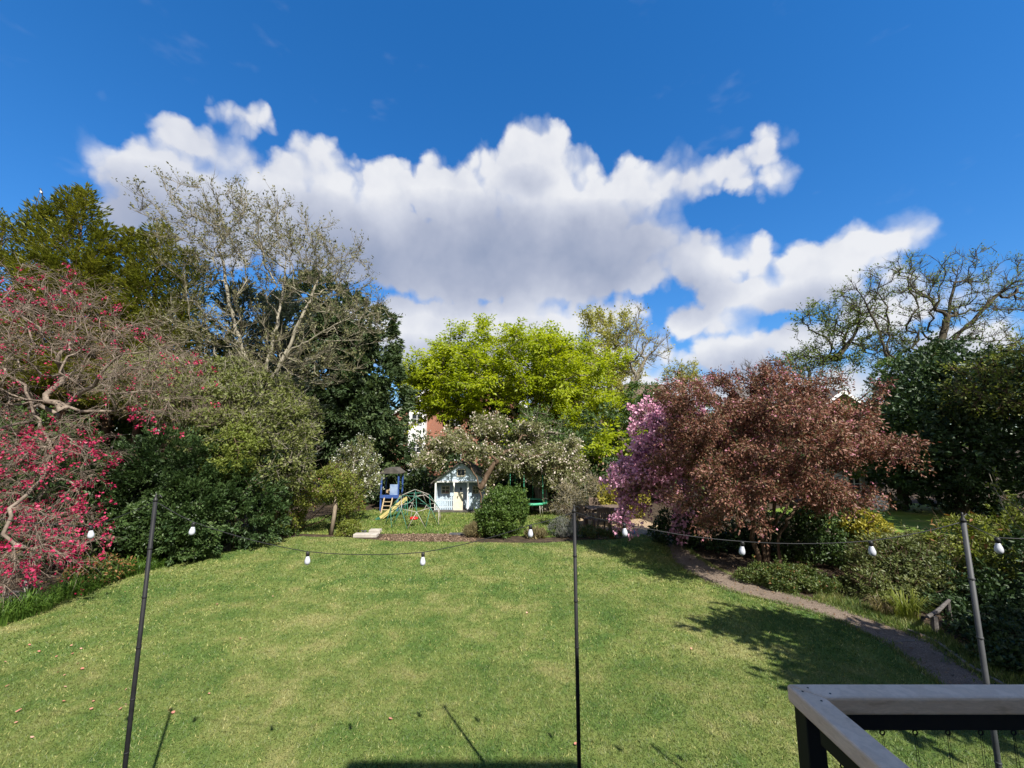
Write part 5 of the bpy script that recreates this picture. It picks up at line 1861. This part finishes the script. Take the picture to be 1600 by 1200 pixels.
# low timber rail under the shrubs on the right
q = G(1462, 990)
lr_ = empty('timber_rail', (q.x, q.y, 0), 'low weathered timber rail on a short post beside the verge', 'rail')
MB().tube([(0, 0, -.02), (.0, 0, .15), (.01, 0, .30)], [.06, .055, .05], 8).build('post', MATS['log_grey'], lr_)
MB().tube([(-.17, -.06, .31), (.2, .12, .335), (.75, .42, .42)], [.03, .036, .026], 8).build('rail', MATS['log_grey'], lr_)
MB().tube([(.7, .4, 0), (.7, .4, .39)], .035, 8).build('post', MATS['log_grey'], lr_)
# water butt left of the purple tree's crown foot
q = gp(1063, 14.6)
o = MB().lathe([(.20, 0), (.25, .05), (.28, .45), (.27, .85), (.24, .92), (.24, .95), (.0, .97)], 18).build('water_butt', MATS['net_black'], None, True, loc=tuple(q))
tag(o, 'black water butt in shade left of the purple tree, beside the path', 'barrel')


# ------------------------------------------------------------------ strap leaved plants
def strap_clump(name, label, cat, loc, n, h, w, lm, group=None, spread=.14):
    root = empty(name, loc, label, cat, group)
    g = Geo()
    a = RNG.uniform(0, 2 * math.pi, n)
    out = np.stack([np.cos(a), np.sin(a), np.zeros(n)], 1)
    side = np.stack([-np.sin(a), np.cos(a), np.zeros(n)], 1)
    base = out * (RNG.random(n) ** .5 * spread)[:, None]
    H = (h * RNG.uniform(.6, 1.2, n))[:, None]
    A = (RNG.uniform(.25, 1.0, n))[:, None]
    z = np.array([0, 0, 1.0])
    rows = [(0, 0, 0, 1.0), (.5, .12, .62, .9), (.85, .45, .98, .7), (1, .95, .85, .05)]
    v = np.empty((n, 8, 3))
    for r, (_, o_, zz, ww) in enumerate(rows):
        c = base + out * A * H * o_ + z * H * zz * (1.1 - A * .35)
        v[:, r * 2] = c - side * w * ww / 2
        v[:, r * 2 + 1] = c + side * w * ww / 2
    bb = (np.arange(n) * 8)[:, None]
    q_ = []
    for r in range(3):
        q_ += [[r * 2, r * 2 + 1, r * 2 + 3], [r * 2, r * 2 + 3, r * 2 + 2]]
    t = np.concatenate([bb + x for x in q_], 1).reshape(-1, 3)
    g.add(v, t, np.repeat(RNG.random(n), 6))
    lv = g.build('leaves', MATS[lm], root)
    lv['kind'] = 'stuff'
    return root


row = catmull([G(*q) for q in ((-35, 985), (30, 965), (100, 935), (160, 912), (230, 890), (295, 872), (345, 860), (385, 848))], 9)
acc, last = 0, row[0]
clumps = 0
for p in row:
    if (p - last).length > .16:
        last = p
        for s in range(2):
            c = Vector((p.x + .12 - s * .34 + RNG.normal() * .08, p.y + .08 + s * .18 + RNG.normal() * .08, 0))
            strap_clump('strap_leaved_plant', 'clump of arching strappy green leaves in the row along the left lawn edge', 'plant', c, int(RNG.uniform(45, 95)), RNG.uniform(.22, .36) if s == 0 else RNG.uniform(.3, .48), .020, 'leaf_strap', 'strappy plants along the left border', .2)
            clumps += 1
for (x, y, lab) in ((120, 925, 'bushy plant with rusty new leaves under the crimson blossom'), (155, 915, 'rusty orange leaved plant in the left border, right of the crimson blossom')):
    q = G(x, y)
    bush('rusty_border_plant', lab, 'plant', [np.array([q.x - .1, q.y + .3, .3, .4, .3, .25])], 900, .06, 'leaf_hedge_mid', (q.x - .1, q.y + .3, 0), 40, .13, extra=[('leaf_rust', 'rusty_leaves', 360, .07, .5)])
q = G(1425, 972)
strap_clump('sedge', 'spiky sedge with yellowing tips at the foot of the arching shrub', 'plant', q + Vector((0, .1, 0)), 170, .5, .014, 'leaf_climber', None, .2)
q = G(1395, 968)
strap_clump('sedge', 'smaller pale sedge left of the spiky sedge', 'plant', q + Vector((0, .2, 0)), 90, .36, .014, 'leaf_dry', None, .15)
q = G(1250, 876)
strap_clump('sedge', 'thin grassy clump in the shade right of the purple tree trunks', 'plant', q, 70, .4, .014, 'leaf_strap', None, .15)

# budding branches that reach in from the right edge
b = Vector((8.0, 5.8, 0))
tree('budding_shrub', 'arching stems with pale green buds reaching in at the right edge', b, [st(b, (7.9, 6.0, 1.4), W(1600, 830, 6.2), W(1562, 790, 6.3), W(1546, 738, 6.4)), st((7.9, 6.0, 1.4), W(1612, 820, 6.2), W(1580, 780, 6.2), W(1556, 742, 6.1)), st((7.9, 6.0, 1.4), W(1640, 790, 6.2), W(1620, 740, 6.2))],
     [ell(1605, 800, 6.2, 22, 30, .2)], 10, 'bark_pale', .022, .005, .3, .04, .25, (70, .05, .12, .004, .9, .4, .2), dict(mat='leaf_climber', k=7, size=.045, ball=.03, aspect=.6), cat='shrub', maxcnt=40, flare=0)
# copper leaved shrub added beyond the deck for leaves reflected in the glass
b = Vector((2.35, 2.3, 0))
tree('reflection_shrub', 'copper and olive leaved shrub growing just beyond the deck rail', b, [st(b, (2.3, 2.3, .6), (2.05, 2.25, 1.15)), st(b, (2.5, 2.3, .6), (2.6, 2.3, 1.25)), st(b, (2.8, 2.4, .7), (3.1, 2.4, 1.3))],
     [np.array([2.25, 2.3, 1.15, .42, .35, .34]), np.array([2.75, 2.35, 1.25, .5, .4, .36])], 60, 'bark_brown', .022, .004, .3, .06, .25, (160, .1, .25, .004, .8, .4, 0), dict(mat='leaf_copper', k=5, size=.10, off=.05, aspect=.75), cat='shrub', maxcnt=6)

# summer house beyond the neighbouring lawn
mat('shed_grey', [(.3, (.34, .35, .34)), (.7, (.46, .47, .46))], 4, .7, .3, .004, 20, stretch=(8, 8, 1))
D = 22.0
sh = empty('summer_house', tuple(gp(1345, D)), 'pale grey summer house half hidden behind the right of the purple crown', 'shed')
for i in range(9):
    MB().box((-1.0 + i * .25, 0, 1.0), (.235, .03, 2.0)).build('board', MATS['shed_grey'], sh)
MB().prism([(-1.3, -.3, 2.0), (1.3, -.3, 2.0), (1.3, -.3, 2.08), (-1.3, -.3, 2.35)], (0, 2.2, 0)).build('roof', MATS['felt_roof'], sh)
MB().box((-1.13, 1.0, 1.0), (.03, 2.0, 2.0)).build('side_wall', MATS['shed_grey'], sh)
MB().box((1.13, 1.0, 1.0), (.03, 2.0, 2.0)).build('side_wall', MATS['shed_grey'], sh)
window(sh, -.3, -.05, 1.25, .7, .8, .05)
q = gp(1373, 21.2)
o = MB().lathe([(0, 0), (.3, .02), (.38, .2), (.36, .5), (.26, .72), (.0, .78)], 12).build('white_sack', MATS['white_paint'], None, True, loc=tuple(q))
tag(o, 'white filled sack standing beside the summer house', 'sack')
q = gp(1407, 21.6)
o = MB().lathe([(.22, 0), (.27, .25), (.29, .5), (.31, .52), (.26, .52), (.22, .1)], 14).build('plant_tub', MATS['shed_grey'], None, True, loc=tuple(q))
tag(o, 'grey round tub at the edge of the neighbouring lawn', 'tub')

# ------------------------------------------------------------------ festoon lights
mat('pole_black', [(.3, (.010, .010, .011)), (.7, (.020, .020, .022))], 9, .6, .25, .001, 60)
mat('pole_sun_sheen', [(.3, (.040, .042, .045)), (.7, (.062, .065, .07))], 9, .55, .3, .001, 60)  # black pole lightened to grey, sun sheen put into the colour
mat('bulb_white', [(.3, (.42, .44, .49)), (.7, (.50, .52, .57))], 2, .3, .5)
mat('cap_black', [(.3, (.010, .010, .010)), (.7, (.02, .02, .02))], 9, .5, .4)
POLE_TOPS = [W(243, 783, 3.50), W(897, 800, 3.65), W(1505, 815, 2.90)]
for p, lab, mt in zip(POLE_TOPS, ('black tapered festoon pole on the left of the lawn', 'black tapered festoon pole in the middle of the lawn', 'black festoon pole with painted sun sheen at the right beyond the balustrade'), ('pole_black', 'pole_black', 'pole_sun_sheen')):
    r = empty('festoon_pole', (p.x, p.y, 0), lab, 'pole', 'festoon light poles')
    h = p.z
    m = MB()
    m.tube([(0, 0, -.1), (0, 0, h * .5), (0, 0, h)], [.017, .0158, .0145], 14)
    m.build('shaft', MATS[mt], r, smooth=True)
    for i in range(1, 8):
        z = h * i / 8
        MB().lathe([(.0165, -.007), (.0182, -.005), (.0182, .005), (.0165, .007)], 14, (0, 0, z)).build('joint_ring', MATS[mt], r, smooth=True)
    MB().lathe([(.018, 0), (.019, .01), (.012, .02), (.006, .045), (.006, .06)], 12, (0, 0, h)).build('tip', MATS['cap_black'], r, smooth=True)
    hk = MB().tube([(0, 0, h + .03), (.03, 0, h + .05), (.05, 0, h + .03)], .004, 6)
    hk.build('hook', MATS['cap_black'], r)

BULBS = [(142, 822, 3.55, 'hanging before the crimson blossom'), (303, 816, 3.5, 'just right of the left pole, before the dark yews'), (481, 862, 3.53, 'left one of two hanging low over the left lawn'),
         (661, 863, 3.58, 'right one of two hanging low over the left lawn'), (829, 820, 3.63, 'just left of the middle pole beside the round bush'), (975, 818, 3.5, 'just right of the middle pole before the patio'),
         (1160, 846, 3.3, 'left one before the purple tree trunks'), (1360, 845, 3.05, 'before the yellow leaved shrub'), (1558, 840, 2.85, 'right of the right pole')]
nodes = [W(-120, 790, 3.6)] + [None] * 12
seq = [W(-60, 800, 3.6), 0, POLE_TOPS[0], 1, 2, 3, 4, POLE_TOPS[1], 5, 6, 7, POLE_TOPS[2], 8, W(1700, 838, 2.8)]
line = []
for s in seq:
    if isinstance(s, int):
        x, y, dd, lab = BULBS[s]
        line.append(W(x, y, dd))
    else:
        line.append(Vector(s))
fin = []
for a, b_ in zip(line[:-1], line[1:]):
    L = (b_ - a).length
    for i in range(7):
        t = i / 7
        fin.append(a.lerp(b_, t) - Vector((0, 0, .09 * L * t * (1 - t))))
fin.append(line[-1])
fl = MB().tube(fin, .0032, 6).build('festoon_cable', MATS['cap_black'], None, True)
tag(fl, 'black festoon cable strung from pole to pole across the lawn', 'cable')
cap_prof = [(.006, .0), (.016, -.004), (.019, -.012), (.019, -.034), (.0165, -.036), (.0165, -.044)]
bulb_prof = [(.015, -.042), (.0175, -.052), (.0255, -.075), (.0295, -.092), (.0285, -.108), (.022, -.121), (.011, -.128), (.002, -.13)]
for i, (x, y, dd, lab) in enumerate(BULBS):
    p = W(x, y, dd)
    r = empty('festoon_bulb', p, 'white festoon bulb ' + lab, 'light bulb', 'festoon bulbs')
    r.rotation_euler = (RNG.normal() * .08, RNG.normal() * .10 + (.16 if i in (4,) else 0), RNG.uniform(0, 6))
    r.scale = (.76, .76, .80)
    MB().lathe(cap_prof[::-1], 16).build('socket', MATS['cap_black'], r, smooth=True)
    MB().lathe(bulb_prof[::-1], 18).build('bulb', MATS['bulb_white'], r, smooth=True)

# ------------------------------------------------------------------ magpie on the conifer tip
mg = bpy.data.materials.new('magpie_plumage')
mg.use_nodes = True
_t = mg.node_tree
_N = NT(_t)
_tc = _N.n('ShaderNodeTexCoord')
_s = _N.n('ShaderNodeSeparateXYZ')
_t.links.new(_tc.outputs['Object'], _s.inputs[0])
_w = _N.m('MULTIPLY', _N.smooth(_s.outputs[0], -.07, -.06), _N.smooth(_s.outputs[0], .055, .045))
_w = _N.m('MULTIPLY', _w, _N.smooth(_s.outputs[2], .125, .11))
_N.put(_t.nodes['Principled BSDF'].inputs['Base Color'], _N.mix(_w, (.012, .013, .018, 1), (.75, .75, .74, 1)))
p = W(62, 300, 16.8) + Vector((0, 0, .06))
r = empty('magpie', p - Vector((0, 0, .1)), 'black and white magpie perched on the tip of the far left conifer', 'bird', None, 0)
r.rotation_euler = (0, math.radians(-38), math.radians(205))
r.scale = (.8, .8, .8)
MB().tube([(.235, 0, .175), (.20, 0, .185), (.175, 0, .195), (.14, 0, .20), (.11, 0, .185), (.06, 0, .14), (.0, 0, .10), (-.07, 0, .06), (-.12, 0, .03), (-.22, 0, -.06), (-.36, 0, -.19)],
          [.003, .010, .026, .034, .032, .050, .060, .050, .028, .018, .012], 12).build('body', mg, r, smooth=True)
for s in (-.02, .02):
    MB().tube([(.0, s, .06), (.01, s, 0)], .005, 6).build('leg', MATS['cap_black'], r)
MB().tube([(0, 0, .0), (-.05, 0, -.35), (-.12, 0, -.9)], [.008, .012, .02], 6).build('perch_twig', MATS['bark_brown'], None, loc=tuple(p - Vector((0, 0, .1))))
pt = bpy.data.objects['perch_twig']
gc = bpy.data.objects['golden_conifer.001']
pt.parent = gc
pt.location = p - Vector((0, 0, .1)) - Vector(gc.location)

# ------------------------------------------------------------------ fallen pink petals and leaves on the lawn
leafmat('petal', S((.48, .17, .12), (.62, .30, .22), (.70, .44, .34)), .2, tint=(1, .9, .9))
PET = [(82, 995), (45, 1011), (60, 1021), (111, 1012), (126, 1017), (113, 1025), (88, 1029), (7, 1038), (121, 1041), (128, 1049), (90, 1054), (100, 1059), (101, 1077), (11, 1076), (29, 1115), (24, 1134), (49, 1157), (99, 1100), (145, 1100), (197, 1081), (196, 1105),
       (172, 1076), (188, 1112), (326, 1088), (266, 1113), (270, 1118), (195, 927), (339, 947), (426, 934), (375, 1001), (610, 1128), (1080, 1017), (823, 960), (900, 1168), (142, 1112), (85, 945)]
pm_ = Geo()
base_m = []
for v_ in range(4):
    g = Geo()
    cvs = RNG.uniform(.3, .6)
    rows = [(-.5, .25), (-.2, .8), (.15, 1.0), (.42, .6), (.55, .05)]
    vv = []
    for (y, w_) in rows:
        for x in (-1, 0, 1):
            vv.append((x * w_ * .5, y, .12 + cvs * (abs(x) * .25 + y * y * .5) * (1 if v_ % 2 else .5)))
    tt = []
    for r_ in range(4):
        for c in range(2):
            a = r_ * 3 + c
            tt += [(a, a + 1, a + 4), (a, a + 4, a + 3)]
    g.add(np.array(vv), np.array(tt), np.full(len(tt), RNG.random()))
    o = g.build('fallen_petal', MATS['petal'])
    base_m.append(o.data)
    bpy.data.objects.remove(o)
for i, (x, y) in enumerate(PET):
    q = G(x, y)
    o = bpy.data.objects.new('fallen_petal', base_m[i % 4])
    COL.objects.link(o)
    s = RNG.uniform(.028, .048) * (1.35 if i in (14, 24, 25) else 1)
    o.scale = (s, s, s)
    o.location = (q.x, q.y, .032)
    o.rotation_euler = (RNG.normal() * .3, RNG.normal() * .3, RNG.uniform(0, 6.28))
    tag(o, 'small pinkish fallen petal lying on the mown lawn', 'petal', 'fallen petals on the lawn')
